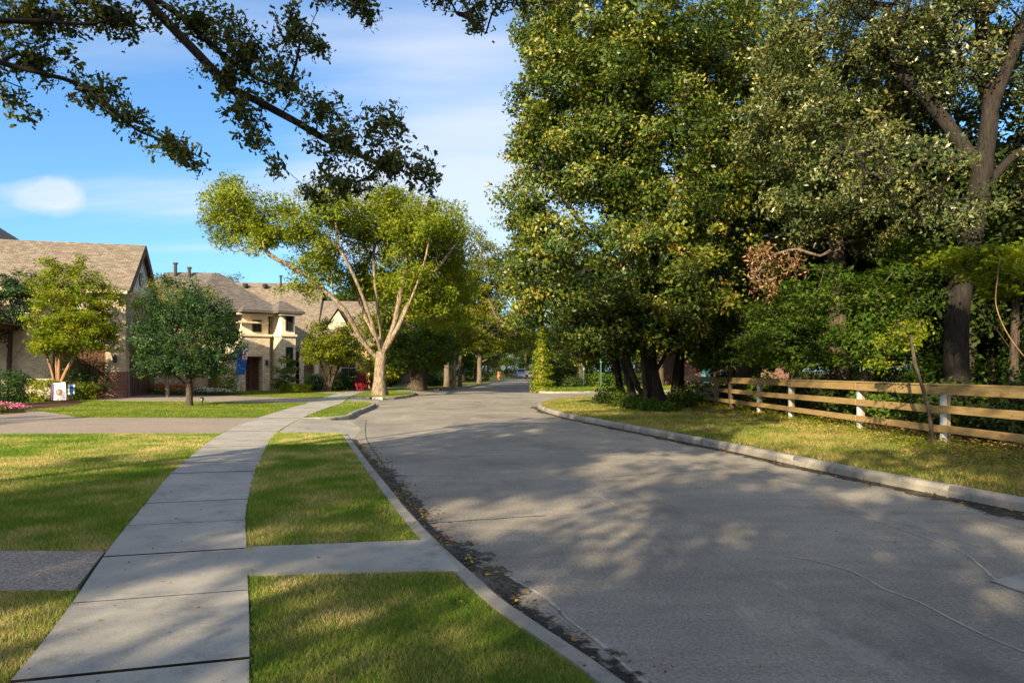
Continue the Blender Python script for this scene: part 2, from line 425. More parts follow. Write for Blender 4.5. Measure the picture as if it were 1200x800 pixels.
def tube_mesh(name, nodes, parents, ends, r_base, r_tip, mat, flare=1.5, power=.55, cull=0.0, wob=0.06, seed=0):
    n = len(nodes); w = np.zeros(n)
    for e in ends: w[e] += 1
    w += .02
    kids = [[] for _ in range(n)]
    for i in range(n-1, 0, -1): w[parents[i]] += w[i]
    for i in range(1, n): kids[parents[i]].append(i)
    rad = np.maximum(r_tip, r_base*(w/w[0])**power)
    V = []; F = []; rng = np.random.default_rng(seed)
    # chains
    stack = [(-1, 0)]
    while stack:
        par, i = stack.pop()
        chain = [i]
        while kids[chain[-1]]:
            ks = sorted(kids[chain[-1]], key=lambda q: -w[q])
            for q in ks[1:]: stack.append((chain[-1], q))
            chain.append(ks[0])
        pts = [nodes[q] for q in chain]; rr = [rad[q] for q in chain]
        if par >= 0:
            pts = [nodes[par]]+pts; rr = [min(rad[par]*.8, rr[0]*1.15)]+rr
        if len(pts) < 2 or max(rr) < cull: continue
        k = 14 if rr[0] > .15 else (8 if rr[0] > .06 else (5 if rr[0] > .025 else 3))
        if par < 0 and flare: 
            for q in range(min(5, len(rr))):
                rr[q] *= 1+(flare-1)*math.exp(-(pts[q][2]-pts[0][2])/.35)
        P = np.array(pts); T = np.gradient(P, axis=0); T = norm(T)
        a = np.cross(T[0], [0.31, .95, .05]); a /= np.linalg.norm(a)
        base = len(V)
        for q in range(len(P)):
            a = a-T[q]*a.dot(T[q]); a /= max(np.linalg.norm(a), 1e-6); b = np.cross(T[q], a)
            for j in range(k):
                t = 2*math.pi*j/k; r = rr[q]*(1+wob*math.sin(3*t+q*.3)+(rng.random()-.5)*wob) if k > 5 else rr[q]
                if par < 0 and q < 4 and k >= 12: r *= 1+.16*math.sin(5*t+seed)*math.exp(-(P[q][2]-P[0][2])/.4)
                V.append(P[q]+(a*math.cos(t)+b*math.sin(t))*r)
        for q in range(len(P)-1):
            for j in range(k):
                j2 = (j+1) % k; F.append((base+q*k+j, base+q*k+j2, base+(q+1)*k+j2, base+(q+1)*k+j))
    return np_mesh(name, np.array(V), np.array(F), mat, smooth=True)

def sample_lobes(lobes, n, rng, shell=.55, gap=0.0, gseed=0):
    """lobes: (cx,cy,cz,rx,ry,rz[,w])"""
    L = np.array([l[:6] for l in lobes], float); w = np.array([(l[6] if len(l) > 6 else 1)*(l[3]*l[4]*l[5])**(2/3) for l in lobes]); w /= w.sum()
    out = []
    while len(out) < n:
        i = rng.choice(len(L), p=w); d = rng.normal(size=3); d /= np.linalg.norm(d)
        r = (shell+(1-shell)*rng.random())if rng.random() < .75 else rng.random()**.5
        p = L[i, :3]+d*L[i, 3:6]*r
        out.append(p)
    return np.array(out)

def make_tree(name, label, cat, base, limbs, lobes, n_clump, per, leafL, leafW, leafmat_, bark, r_base, seed,
              clump_r=.55, r_tip=.012, group=None, trunk_label=None, hexa=False, up=.7, flat=.6, flare=1.5, power=.55, step=.5,
              droop=0.0, extra_targets=None, twist=.12, shell=.55, cull=0.0, rz=0, trunkname='trunk', crownname='crown', minz=None):
    rng = np.random.default_rng(seed)
    bx, by, bz = base; off = np.array(base)
    T = sample_lobes(lobes, n_clump, rng, shell)
    if extra_targets is not None: T = np.vstack([T, extra_targets])
    if minz is not None: T = T[T[:, 2] > minz]
    T = T-off; lim = [[tuple(np.array(p)-off) for p in l] for l in limbs]
    nodes, parents, ends, nl = skeleton(lim, T, seed, step, twist)
    tm = tube_mesh(trunkname, nodes, parents, ends, r_base, r_tip, bark, flare, power, cull, seed=seed)
    E = nodes[ends]
    # leaves around ends and along last twig stretch
    cnt = rng.poisson(per, len(E)); idx = np.repeat(np.arange(len(E)), cnt); n = len(idx)
    crnd = rng.random(len(E)); cr = clump_r*(.6+.8*rng.random(len(E)))
    d = rng.normal(size=(n, 3)); d *= np.minimum(1, 1.6/np.linalg.norm(d, axis=1, keepdims=True)); d[:, 2] *= flat
    P = E[idx]+d*cr[idx][:, None]*.62
    par = nodes[parents[ends]]; u = rng.random(n)[:, None]*.8
    P = P*(1-u*.5)+(par[idx]+d*cr[idx][:, None]*.4)*(u*.5)
    c = E.mean(0); outw = norm(E[idx]-c)
    N = rng.normal(size=(n, 3))*.68+np.array([0, 0, up])+outw*.45+rng.normal(size=(len(E), 3))[idx]*.55
    ll = leafL*(.45+1.05*rng.random(n))*(.8+.4*rng.random(len(E)))[idx]; V, F = leaves(P, N, ll, ll*leafW/leafL, hexa, rng, droop)
    rnd = np.clip(.50*rng.random(n)+.50*crnd[idx]+.12*(rng.random(n)-.5), 0, 1)
    cm = np_mesh(crownname, V, F, leafmat_, rnd)
    root = thing(name, label, cat, base, rz, group)
    t = bpy.data.objects.new(trunkname, tm); link(t, root)
    if trunk_label: t['label'] = trunk_label
    cobj = bpy.data.objects.new(crownname, cm); link(cobj, root)
    return root

def auto_limbs(base, h, spread, n, seed, lean=(0, 0), fork=.3):
    """trunk plus n limbs for trees whose limbs are hidden"""
    rng = random.Random(seed); bx, by, bz = base
    top = (bx+lean[0], by+lean[1], bz+h*.8)
    tr = [base, (bx+lean[0]*.25+rng.uniform(-.1, .1), by+lean[1]*.25, bz+h*.25), (bx+lean[0]*.6, by+lean[1]*.6+rng.uniform(-.2, .2), bz+h*.55), top]
    L = [tr]
    for i in range(n):
        f = fork+(.45)*i/max(1, n); a = 2.4*i+rng.uniform(-.4, .4)
        s = (bx+lean[0]*f, by+lean[1]*f, bz+h*f)
        e = (s[0]+math.cos(a)*spread*.75, s[1]+math.sin(a)*spread*.75, s[2]+h*rng.uniform(.18, .34))
        m = ((s[0]+e[0])/2, (s[1]+e[1])/2, (s[2]+e[2])/2+h*.02)
        L.append([s, m, e])
    return L

def plobe(px, py, rx, ry, Y, rd, w=1):
    c = at(px, py, Y); return (c.x, c.y, c.z, rx/FOC*Y, rd, ry/FOC*Y, w)

def shrub(name, label, cat, x, y, z, rx, ry, rz_, n, L, mat, seed, group=None, stem='bark_oak', W=.6, trim=0.0, hexa=False):
    """leafy bush on short stems"""
    rng = np.random.default_rng(seed); root = thing(name, label, cat, (x, y, z), 0, group)
    d = norm(rng.normal(size=(n, 3))); r = (.55+.5*rng.random((n, 1)))
    lump = 1+.22*np.sin(d[:, 0:1]*5+seed)*np.cos(d[:, 1:2]*4+seed*2)+.15*np.sin(d[:, 2:3]*7+seed*3)
    if trim: r = 1-.12*rng.random((n, 1)); lump = 1+.05*(lump-1)
    P = d*r*lump
    if trim: P = np.sign(P)*np.abs(P)**.55
    P = P*np.array([rx, ry, rz_])*.95; P[:, 2] += rz_*.85; P = P[P[:, 2] > .0]; n = len(P); d = norm(P-np.array([0, 0, rz_*.6]))
    N = d+rng.normal(size=(n, 3))*.6+np.array([0, 0, .4]); ll = L*(.6+.8*rng.random(n))
    V, F = leaves(P, N, ll, ll*W, hexa, rng)
    cr = np.sin(P[:, 0]*4+seed)*.5+.5
    me = np_mesh('foliage', V, F, mat, np.clip(.7*rng.random(n)+.3*cr, 0, 1))
    o = bpy.data.objects.new('foliage', me); link(o, root)
    st = MB()
    for i in range(7):
        a = rng.random()*6.28; st.tube((.06*math.cos(a), .06*math.sin(a), -.05), (rx*.6*math.cos(a), ry*.6*math.sin(a), rz_*1.2*rng.uniform(.6, 1)), .02, .008, 5)
    st.build('stem', stem, root)
    return root
SUN_E = 5.0; SKY_S = .10; EXPO = 1.5; SKY_TINT = (.50, .76, .94, 1); SH_N = 220
CLOUD_C = (3.4, 3.5, 3.7, 1); CLOUD_A = .72; CLOUD_OFF = (.4, .2, 0); FILL_CLOUD_C = (6.0, 5.9, 5.7, 1)
SHADERS = [(-10, -5, 1.3, 1.7), (-.5, -10.5, 1.2, 1.6), (7, -12, 1.15, 1.5), (13.5, -9, 1.2, 1.4), (-13, -12, 1.0, 1.2), (-6.2, -9.5, .85, .95), (-27, -1, .95, 1.0), (-31, 7, .9, .9), (-6, -19, 1.1, 1.3), (-20, -17, 1.1, 1.3)]
# ------------------------------------------------------------ the ground
LAND = .140; TOPZ = .156
KA = [(5, -9), (3.2, -3), (2.1, 0), (.44, 3.6), (.02, 4.4), (-.82, 6.57), (-2.1, 10.5), (-3.1, 13.7), (-3.87, 16.2)]
KB = [(-6.65, 21.5), (-5.85, 22.0), (-5.45, 22.9), (-5.7, 25), (-5.95, 29), (-6.35, 31.8), (-6.9, 33.0), (-7.75, 33.1)]
KC = [(-9.3, 38.8), (-8.2, 38.3), (-7.2, 38.3), (-6.7, 38.9), (-6.35, 41.5), (-6.3, 44.4), (-6.9, 49)]
KD = [(-7.6, 54.6), (-6.1, 55.5), (-4.9, 60), (-4.2, 65), (-3, 82), (-2.1, 101), (0, 120), (4, 146), (12, 180)]
R1 = [(13, -10), (10, -4), (8.2, 1), (6.7, 5.5), (5.96, 7.95), (5.24, 10.5), (4.4, 14.2), (3.25, 18.6), (1.95, 23.6), (1.3, 27.5), (1.15, 30.5), (1.5, 33.5), (2.5, 36.8), (4.2, 39.3), (7, 41.5), (14, 45), (40, 56), (120, 90)]
R2 = [(120, 100), (40, 64), (14, 53), (8, 50.5), (4, 49), (2.4, 49.3), (1.9, 51), (2.2, 60), (2.6, 73), (4.0, 100), (7, 120), (11, 146), (20, 180)]
sm = lambda P, s=.5: [(p.x, p.y) for p in smooth_path(P, s)]
sKA, sKB, sKC, sKD, sR1, sR2 = (sm(k) for k in (KA, KB, KC, KD, R1, R2))
WR = sm([(2.2, -8), (1, -4), (-.1, 0), (-1.26, 3.27), (-2.25, 5.78), (-2.95, 7.6), (-4.15, 11.2), (-5.65, 16.4), (-6.6, 21.4), (-7.4, 27.3), (-7.85, 31.5), (-8.9, 37), (-9.9, 43.5), (-10.5, 50), (-10.4, 60), (-8.5, 80), (-7, 100)], .3)
WL = sm([(.9, -8.4), (-.3, -4.3), (-1.35, -.3), (-2.41, 3.27), (-3.41, 5.8), (-4.26, 8.05), (-5.15, 10.5), (-6.9, 16.2), (-8.0, 21.4), (-8.9, 27.5), (-9.4, 31.8), (-10.3, 37), (-11.2, 43.5), (-11.8, 50), (-11.7, 60), (-9.8, 80), (-8.3, 100)], .3)

def offset(path, d):
    P = [Vector((*p, 0)) for p in path]; out = []
    for i, p in enumerate(P):
        t = (P[min(i+1, len(P)-1)]-P[max(i-1, 0)]).normalized(); out.append((p.x+t.y*d(i) if callable(d) else p.x+t.y*d, p.y-t.x*d(i) if callable(d) else p.y-t.x*d))
    return out
def land(name, pts, mat):
    o = sheet(name, pts, LAND, mat)
    me = o.data; bm = bmesh.new(); bm.from_mesh(me)
    for e in [e for e in bm.edges if e.is_boundary]:
        a, b = e.verts
        bm.faces.new((a, b, bm.verts.new((b.co.x, b.co.y, -.05)), bm.verts.new((a.co.x, a.co.y, -.05))))
    bm.to_mesh(me); bm.free(); return o

sheet('ground', [(-900, -300), (900, -300), (900, 1500), (-900, 1500)], -.06, 'woodfloor')
sheet('road', [(-14, -12), (24, -12), (24, 33), (130, 33), (130, 112), (30, 112), (30, 185), (-14, 185)], 0, 'road_concrete')
oA, oB, oC, oD, o1, o2 = offset(sKA, -.09), offset(sKB, -.09), offset(sKC, -.09), offset(sKD, -.09), offset(sR1, .09), offset(sR2, .09)
LEFT = oA+[(-5.65, 16.4), (-6.6, 21.4)]+oB+[(-9.15, 38.6)]+oC+[(-8.6, 49.5), (-8.3, 54.6)]+oD+[(-250, 180), (-250, -12), (3, -12)]
land('lawn_left', LEFT, 'lawn')
land('verge_right', o1+[(120, -12), (15, -12)], 'verge')
land('grass_bank', o2+[(250, 180), (250, 110)], 'lawn')
# ground under the wood behind the fence
sheet('wood_floor', [(9.2, -12), (9.2, 12), (8.75, 33), (7.5, 36), (8, 38), (14, 40.5), (119, 85), (119, -12)], LAND+.004, 'woodfloor')
sheet('wood_floor', [(4, 52.5), (14, 57), (40, 67), (119, 104), (249, 112), (249, 179), (22, 179), (13, 146), (9, 120), (6.5, 100), (5, 73), (3.6, 60)], LAND+.004, 'woodfloor')

def kerb(path, side, name='kerb'):
    """side +1: land to the left of the direction of travel"""
    P = [Vector((p[0], p[1], 0)) for p in path]; rng = random.Random(len(P))
    prof = [(0.0, -.03), (.004, .09), (.02, .135), (.05, .152), (.15, .153), (.165, .10)]
    bm = bmesh.new(); rows = []; acc = 0
    for i, p in enumerate(P):
        d = (P[min(i+1, len(P)-1)]-P[max(i-1, 0)]).normalized(); n = Vector((-d.y, d.x, 0))*side
        j = rng.uniform(-.004, .004)
        if i % 6 == 3:
            for dd, sh in ((-.014, 0), (-.007, .014), (.007, .014), (.014, 0)): rows.append([bm.verts.new(p+d*dd+n*(o+sh)+Vector((0, 0, z-sh))) for o, z in prof])
        else: rows.append([bm.verts.new(p+n*(o+j)+Vector((0, 0, z+j*.5))) for o, z in prof])
    for a, b in zip(rows, rows[1:]):
        for k in range(len(prof)-1):
            f = bm.faces.new((a[k], b[k], b[k+1], a[k+1])); f.smooth = k in (1, 2)
    for r_ in (rows[0], rows[-1]): bm.faces.new(r_)
    bmesh.ops.recalc_face_normals(bm, faces=bm.faces)
    me = bpy.data.meshes.new(name); bm.to_mesh(me); bm.free(); me.materials.append(M['kerb_concrete'])
    o = bpy.data.objects.new(name, me); link(o); o['kind'] = 'structure'; return o
kerb(sKA, 1); kerb(sKB, 1); kerb(sKC, 1); kerb(sKD, 1); kerb(sR1, -1)
kerb(sR2[::-1], 1) if False else kerb(sR2, -1)

def ribbon(name, path, w, z, mat, jit=0.0, seed=0):
    rng = random.Random(seed); P = smooth_path(path, .15); V = []; F = []
    for i, p in enumerate(P):
        d = (P[min(i+1, len(P)-1)]-P[max(i-1, 0)]).normalized(); n = Vector((-d.y, d.x, 0))
        ww = w*.5*(1+rng.uniform(-jit, jit)); o = n*rng.uniform(-jit, jit)*w*.8
        V += [(p.x+n.x*ww+o.x, p.y+n.y*ww+o.y, z), (p.x-n.x*ww+o.x, p.y-n.y*ww+o.y, z)]
    for i in range(len(P)-1): F.append((2*i, 2*i+1, 2*i+3, 2*i+2))
    me = bpy.data.meshes.new(name); me.from_pydata(V, [], F); me.materials.append(M[mat])
    o = bpy.data.objects.new(name, me); link(o); o['kind'] = 'structure'; return o

def ruled(name, A, B, mat, n=8):
    """sloping apron between two polylines of 3D points"""
    A = smooth_path(A, .4); B = smooth_path(B, .4); m = 14; V = []; F = []
    smp = lambda P, t: P[int(t*(len(P)-1))].lerp(P[min(int(t*(len(P)-1))+1, len(P)-1)], t*(len(P)-1) % 1)
    for i in range(m+1):
        a, b = smp(A, i/m), smp(B, i/m)
        for j in range(n+1):
            u = j/n; p = a.lerp(b, u); us = u*u*(3-2*u); p.z = a.z+(b.z-a.z)*us; V.append(tuple(p))
    for i in range(m):
        for j in range(n):
            k = i*(n+1)+j; F.append((k, k+n+1, k+n+2, k+1))
    me = bpy.data.meshes.new(name); me.from_pydata(V, [], F); me.materials.append(M[mat])
    o = bpy.data.objects.new(name, me); link(o); o['kind'] = 'structure'
    return o
ruled('driveway_apron', [(-5.62, 16.42, .154), (-6.2, 19, .154), (-6.62, 21.45, .154)], [(-3.80, 16.0, .004), (-4.2, 19, .004), (-5.42, 22.7, .004)], 'apron_concrete')
ruled('driveway_apron', [(-7.85, 31.8, .154), (-8.4, 35, .154), (-9.2, 38.75, .154)], [(-6.8, 33.0, .004), (-7.0, 35.8, .004), (-7.5, 38.5, .004)], 'apron_concrete')
ruled('driveway_apron', [(-8.7, 49.3, .154), (-8.6, 52, .154), (-8.4, 54.8, .154)], [(-6.85, 48.9, .004), (-6.4, 52, .004), (-6.1, 55.6, .004)], 'apron_concrete')

# sidewalk: separate slabs with open joints, one pavement
def walk():
    L = [Vector((*p, 0)) for p in WL]; Rr = [Vector((*p, 0)) for p in WR]
    def res(P, n):
        d = [0]
        for a, b in zip(P, P[1:]): d.append(d[-1]+(b-a).length)
        out = []; j = 0
        for i in range(n+1):
            t = d[-1]*i/n
            while j < len(d)-2 and d[j+1] < t: j += 1
            out.append(P[j].lerp(P[j+1], (t-d[j])/max(1e-6, d[j+1]-d[j])))
        return out
    N = 93*4; A = res(L, N); B = res(Rr, N)
    m = MB(); rng = random.Random(3)
    for k in range(93):
        zz = TOPZ+rng.uniform(-.003, .003); sh = 1
        i0, i1 = 4*k+sh, min(4*k+4+sh, N)
        la = [A[i] for i in range(i0, i1+1)]; lb = [B[i] for i in range(i0, i1+1)]
        if len(la) < 2: continue
        g = .024; d0 = (la[1]-la[0]).normalized()*g*.5; 
        la[0] = la[0]+d0; lb[0] = lb[0]+d0; la[-1] = la[-1]-d0; lb[-1] = lb[-1]-d0
        out = lb+la[::-1]; m.slab([(p.x, p.y, zz-.06) for p in out], (0, 0, 1), .06, 0, 1)
    o = m.build('sidewalk', ['walk_concrete', 'joint_dark'], None); o['kind'] = 'structure'
walk()
SIDE = WR+WL[::-1]
SIDEX = [(a[0]+.022, a[1]) for a in WR]+[(a[0]-.03, a[1]) for a in WL[::-1]]
sheet('soil_strip', SIDEX, LAND+.002, 'joint_dark')
def slab_of(name, pts, mat, z=TOPZ, th=.05, bev=.006):
    o = MB().slab([(p[0], p[1], z-th) for p in pts], (0, 0, 1), th).build(name, mat, None, bevel=bev); o['kind'] = 'structure'; return o
CROSS = [(-2.20, 5.80), (-2.0, 4.99), (-.45, 5.15), (-.80, 6.08)]
CROSSW = [(-3.30, 5.64), (-9.5, 5.79), (-9.5, 4.56), (-2.9, 4.67)]
slab_of('garden_path', [(-2.02, 4.99), (-.39, 5.12), (-.70, 6.06), (-2.27, 5.80)], 'walk_concrete')
slab_of('garden_path', [(-9.5, 4.55), (-2.985, 4.66), (-3.375, 5.66), (-9.5, 5.80)], 'aggregate')
DRV1 = [(-6.93, 16.2), (-8.02, 21.5), (-13.8, 21.7), (-14.8, 22.8), (-17.2, 25.0), (-18.3, 25.6), (-17.2, 24.3), (-17.3, 23.2), (-18.5, 22.4), (-22, 21.8), (-60, 21.5), (-60, 15.2), (-20, 15.8)]
DRV2 = [(-9.42, 31.9), (-14, 32.7), (-19, 33.6), (-22.5, 35.2), (-26.2, 36.1), (-25.2, 37.2), (-21.6, 38.1), (-22.8, 43.2), (-20.8, 41.2), (-17, 40.6), (-13.5, 38.2), (-10.25, 37)]
slab_of('driveway', DRV1[::-1], 'aggregate', TOPZ-.001); slab_of('driveway', DRV2[::-1], 'aggregate', TOPZ-.001)
PATH3 = [(-11.4, 45.2), (-16.3, 49.2), (-16.9, 50.3), (-11.5, 46.6)]
slab_of('garden_path', PATH3, 'walk_concrete')
MUL1 = [(-17.4, 23.3), (-17.3, 24.2), (-18.5, 26), (-18.8, 29.5), (-20.6, 33), (-22.5, 34.9), (-24.8, 35.9), (-50, 30), (-50, 22), (-22, 21.9), (-18.6, 22.5)]
MUL2 = [(-20.9, 41.5), (-17.4, 41.0), (-16.6, 43), (-20.5, 49.2), (-25, 50), (-23, 43.6)]
MUL3 = [(-16.8, 50.5), (-13, 50), (-10, 51.5), (-11, 60), (-20, 60), (-18.5, 51.5)]
for mu in (MUL1, MUL2, MUL3): sheet('flower_bed_soil', mu, LAND+.005, 'mulch')
HARD = [SIDE, CROSS, CROSSW, DRV1, DRV2, PATH3, MUL1, MUL2, MUL3]

# joints, sealed cracks, patch, gutter water
g2 = lambda L, z=0: [gp(x, y, z) for x, y in L]
for pts, w, mt in (([(700, 560), (800, 552), (900, 548)], .012, 'crack_dark'), ([(560, 500), (700, 497), (760, 500)], .02, 'crack_dark'), ([(500, 613), (560, 609), (640, 604)], .018, 'crack_dark'), ([(446, 542), (520, 537), (640, 530)], .02, 'crack_dark'), ([(640, 604), (800, 594), (930, 588)], .010, 'crack_pale'),
               ([(429, 492), (429, 512), (447, 541), (472, 575), (497, 602)], .022, 'crack_dark'), ([(640, 530), (800, 522)], .014, 'crack_pale'), ([(430, 498), (520, 497), (640, 495)], .03, 'crack_pale'),
               ([(916, 651), (950, 656), (1000, 670), (1035, 690), (1080, 706), (1130, 733), (1200, 764)], .019, 'crack_pale'),
               ([(1000, 602), (1050, 618), (1090, 632), (1130, 648), (1166, 679)], .022, 'crack_pale'), ([(905, 590), (1000, 600), (1090, 622), (1200, 660)], .014, 'crack_pale'),
               ([(600, 545), (645, 556), (690, 575), (722, 592)], .022, 'crack_pale'), ([(590, 672), (640, 700), (665, 725), (700, 752), (735, 780), (770, 815)], .03, 'crack_pale')):
    ribbon('road_joint', g2(pts), w, .004, mt, .45, len(pts)+int(pts[0][0]))
sheet('road_patch', g2([(1160, 681), (1200, 672), (1290, 668), (1330, 740), (1230, 706)]), .008, 'patch_concrete')
def damp(path, side, width, nm='gutter_water'):
    A = [Vector((*p, .0055)) for p in path]; B = [Vector((*p, .0055)) for p in offset(path, lambda i: side*width(i))]
    V = []; F = []; U = []; m = 6
    for a, b in zip(A, B):
        for k in range(m+1): V.append(tuple(a.lerp(b, k/m)))
    for i in range(len(A)-1):
        for k in range(m): q = i*(m+1)+k; F.append((q, q+1, q+m+2, q+m+1)); U += [k/m, (k+1)/m, (k+1)/m, k/m]
    me = bpy.data.meshes.new(nm); me.from_pydata(V, [], F); me.materials.append(M['gutter_water'])
    uv = me.uv_layers.new(name='UVMap')
    for i, u in enumerate(U): uv.data[i].uv = (u, 0)
    o = bpy.data.objects.new(nm, me); link(o); o['kind'] = 'structure'
la = sm(KA, .16); la = [p for p in la if 1.5 < p[1] < 15.9]
def gw(i):
    y = la[i][1]; a = .45+.08*math.sin(y*1.3)
    if y > 10.5: a *= max(.05, (16-y)/5.5)**.6
    return a+.14*math.exp(-((y-8.3)/.7)**2)-.16*math.exp(-((y-6.9)/.6)**2)
damp(la, 1, gw)
ra = sm(R1, .25); ra = [p for p in ra if 2 < p[1] < 31]
damp(ra, -1, lambda i: .34+.06*math.sin(ra[i][1]*1.7)+.25*math.exp(-((ra[i][1]-7.6)/1.1)**2))

# ------------------------------------------------------------ grass
def blades(name, label, poly, n, bbox, hgt, wid, mat, seed, hole=(), mask=None, z=LAND, kind='stuff', cat='grass', inset=None):
    rng = np.random.default_rng(seed); X = rng.uniform(bbox[0], bbox[2], n); Y = bbox[1]*(bbox[3]/bbox[1])**rng.random(n)
    ok = in_poly(X, Y, poly)
    for h in hole: ok &= ~in_poly(X, Y, h)
    ok &= np.abs(X) < Y*.80+1.5
    if mask is not None: ok &= mask(X, Y, rng)
    X, Y = X[ok], Y[ok]; n = len(X); s = np.clip(Y/5, .8, 4)**.75
    a = rng.uniform(0, 6.283, n); h = hgt*(.5+.9*rng.random(n))*np.clip(s, 1, 1.6); w = wid*s*(.7+.6*rng.random(n))
    lean = rng.normal(size=(n, 2))*h[:, None]*.55
    V = np.zeros((n, 3, 3)); V[:, 0] = np.stack([X-np.cos(a)*w, Y-np.sin(a)*w, np.full(n, z-.004)], 1); V[:, 1] = np.stack([X+np.cos(a)*w, Y+np.sin(a)*w, np.full(n, z-.004)], 1)
    V[:, 2] = np.stack([X+lean[:, 0], Y+lean[:, 1], z+h], 1)
    pat = vnoise(X, Y, .9, 5)*.5+vnoise(X, Y, 3.1, 6)*.5
    rnd = np.clip(rng.random(n)*.72+(pat-.5)*1.1+.16, 0, 1)
    me = np_mesh(name, V.reshape(-1, 3), np.arange(n*3).reshape(n, 3), mat, rnd)
    o = bpy.data.objects.new(name, me); link(o); tag(o, label, cat, None, kind)
KH = [list(k)+offset(k, -.17)[::-1] for k in (sKA, sKB, sKC, sKD)]+[list(k)+offset(k, .17)[::-1] for k in (sR1, sR2)]
LOT = [p for p in LEFT]
blades('grass', 'mown green and straw grass of the near lawns on both sides of the sidewalk', LOT, 1500000, (-14, 3.0, 1.0, 17), .027, .0026, 'grassblade', 1, HARD+KH)
blades('grass', 'bright green mown grass of the lawns past the brown driveway', LOT, 420000, (-30, 16.5, -3, 62), .030, .0024, 'lushblade', 2, HARD+KH)
VER = sR1+[(9.3, 12), (9.5, 5)][::-1] if False else sR1[:-4]+[(7.5, 39), (8.8, 33), (9.4, 12), (14, -10)]
blades('grass', 'dry yellow and green grass on the verge between kerb and board fence', VER, 330000, (1, 6, 10, 42), .045, .0030, 'dryblade', 3, KH, lambda X, Y, r: r.random(len(X)) < np.clip(1.25-.16*(X-(6.6-(Y-8)*.17))*1.6, .12, 1)*np.clip(vnoise(X, Y, 1.3, 9)*1.9, .15, 1))
blades('tall_grass', 'tall rank green grass along the far side of the side street', sR2+[(120, 120), (3, 130)], 60000, (1.8, 49.5, 22, 64), .16, .006, 'lushblade', 4, KH, None, LAND)

# fallen leaves: too many to count
def litter(name, label, gen, n, L, mat, seed, z):
    rng = np.random.default_rng(seed); X, Y = gen(n, rng); n = len(X)
    P = np.stack([X, Y, np.full(n, z)+rng.random(n)*.012+.004], 1); N = rng.normal(size=(n, 3))*.30+np.array([0, 0, 1])
    ll = L*(.4+1.0*rng.random(n)); V, F = leaves(P, N, ll, ll*.5, False, rng)
    o = bpy.data.objects.new(name, np_mesh(name, V, F, mat, rng.random(n))); link(o); tag(o, label, 'leaves', None, 'stuff')
def near_kerb(path, d0, d1, ylo, yhi, clump):
    P = [p for p in sm(path, .1) if ylo < p[1] < yhi]; A = np.array(P); 
    T = np.gradient(A, axis=0); T /= np.linalg.norm(T, axis=1, keepdims=True)
    def g(n, rng):
        i = rng.integers(0, len(A), n); d = d0+(d1-d0)*rng.beta(1, 2.2, n); keep = rng.random(n) < np.clip(vnoise(A[i, 0]*0+A[i, 1], d*2, clump, 3)*1.8-.35, .22, 1)
        i, d = i[keep], d[keep]; return A[i, 0]+T[i, 1]*d, A[i, 1]-T[i, 0]*d
    return g
litter('fallen_leaves', 'brown and yellow leaves lying in the wet gutter by the near kerb', near_kerb(KA, .02, .55, 1.5, 15), 1500, .038, 'litter', 5, .006) if False else None
litter('fallen_leaves', 'brown and yellow leaves lying in the wet gutter by the near kerb', near_kerb(KA, .02, .50, 1.5, 16, 1.7), 3200, .042, 'litter', 5, .008)
litter('fallen_leaves', 'dry leaves in the gutter below the kerb of the fence verge', near_kerb(R1, -.02, -.45, 3, 30, 1.5), 1500, .045, 'litter', 6, .006)
def sc(x0, y0, x1, y1, poly=None, hole=(), m=None):
    def g(n, rng):
        X = rng.uniform(x0, x1, n); Y = y0*(y1/y0)**rng.random(n); ok = np.ones(n, bool)
        if poly is not None: ok &= in_poly(X, Y, poly)
        for h in hole: ok &= ~in_poly(X, Y, h)
        if m is not None: ok &= m(X, Y, rng)
        return X[ok], Y[ok]
    return g
litter('fallen_leaves', 'small yellow leaves and bits scattered over the concrete sidewalk', sc(-10, 2.8, 0, 20, SIDE), 900, .026, 'litter', 7, TOPZ)
litter('fallen_leaves', 'small dry leaves and bits scattered over the road surface', sc(-5, 3, 7, 25, [(-3.6, 16), (0.6, 3.6), (7, 3), (4.4, 14), (2, 23), (-4, 23)]), 380, .024, 'litter', 8, .004)
litter('fallen_leaves', 'brown leaf litter on bare soil along the foot of the board fence', sc(5, 8, 10.5, 40, None, (), lambda X, Y, r: (X > 9-(3.2*r.random(len(X))**1.6)) & (X < 10.4)), 34000, .065, 'litter', 9, LAND+.028)
litter('fallen_leaves', 'stray brown leaves lying on the near lawns', sc(-14, 3, 1, 17, LOT, (SIDE,)), 420, .04, 'litter', 10, LAND+.03)
litter('fallen_leaves', 'brown leaves drifted against the kerb round the big pale tree', near_kerb(KC, .02, .7, 38, 49, 1.1), 900, .08, 'litter', 12, .006)
# ------------------------------------------------------------ houses
def window(parent, x, z, w, h, y, face='front', name='window', bars=(1, 1), frame='trim_cream', arch=False):
    """window lying on a wall: glass recessed in a frame; local x,z on the plane; face front = facing -y, right = facing +x"""
    def b(m, x0, d0, z0, x1, d1, z1):
        if face == 'front': m.box(x0, y+d0, z0, x1, y+d1, z1)
        elif face == 'left': m.box(y+d0, x0, z0, y+d1, x1, z1)
        else: m.box(y-d1, x0, z0, y-d0, x1, z1)
    g = MB(); b(g, x, -.012, z, x+w, .03, z+h); go = g.build(name, 'window_glass', parent)
    f = MB(); t = .07
    b(f, x-t, -.05, z-t, x, .02, z+h+t); b(f, x+w, -.05, z-t, x+w+t, .02, z+h+t)
    b(f, x, -.05, z+h, x+w, .02, z+h+t); b(f, x, -.08, z-t, x+w, .02, z)
    for i in range(1, bars[0]+1): xx = x+w*i/(bars[0]+1); b(f, xx-.02, -.03, z, xx+.02, -.013, z+h)
    for i in range(1, bars[1]+1): zz = z+h*i/(bars[1]+1); b(f, x, -.034, zz-.02, x+w, -.013, zz+.02)
    f.build('frame', frame, go)
    return go
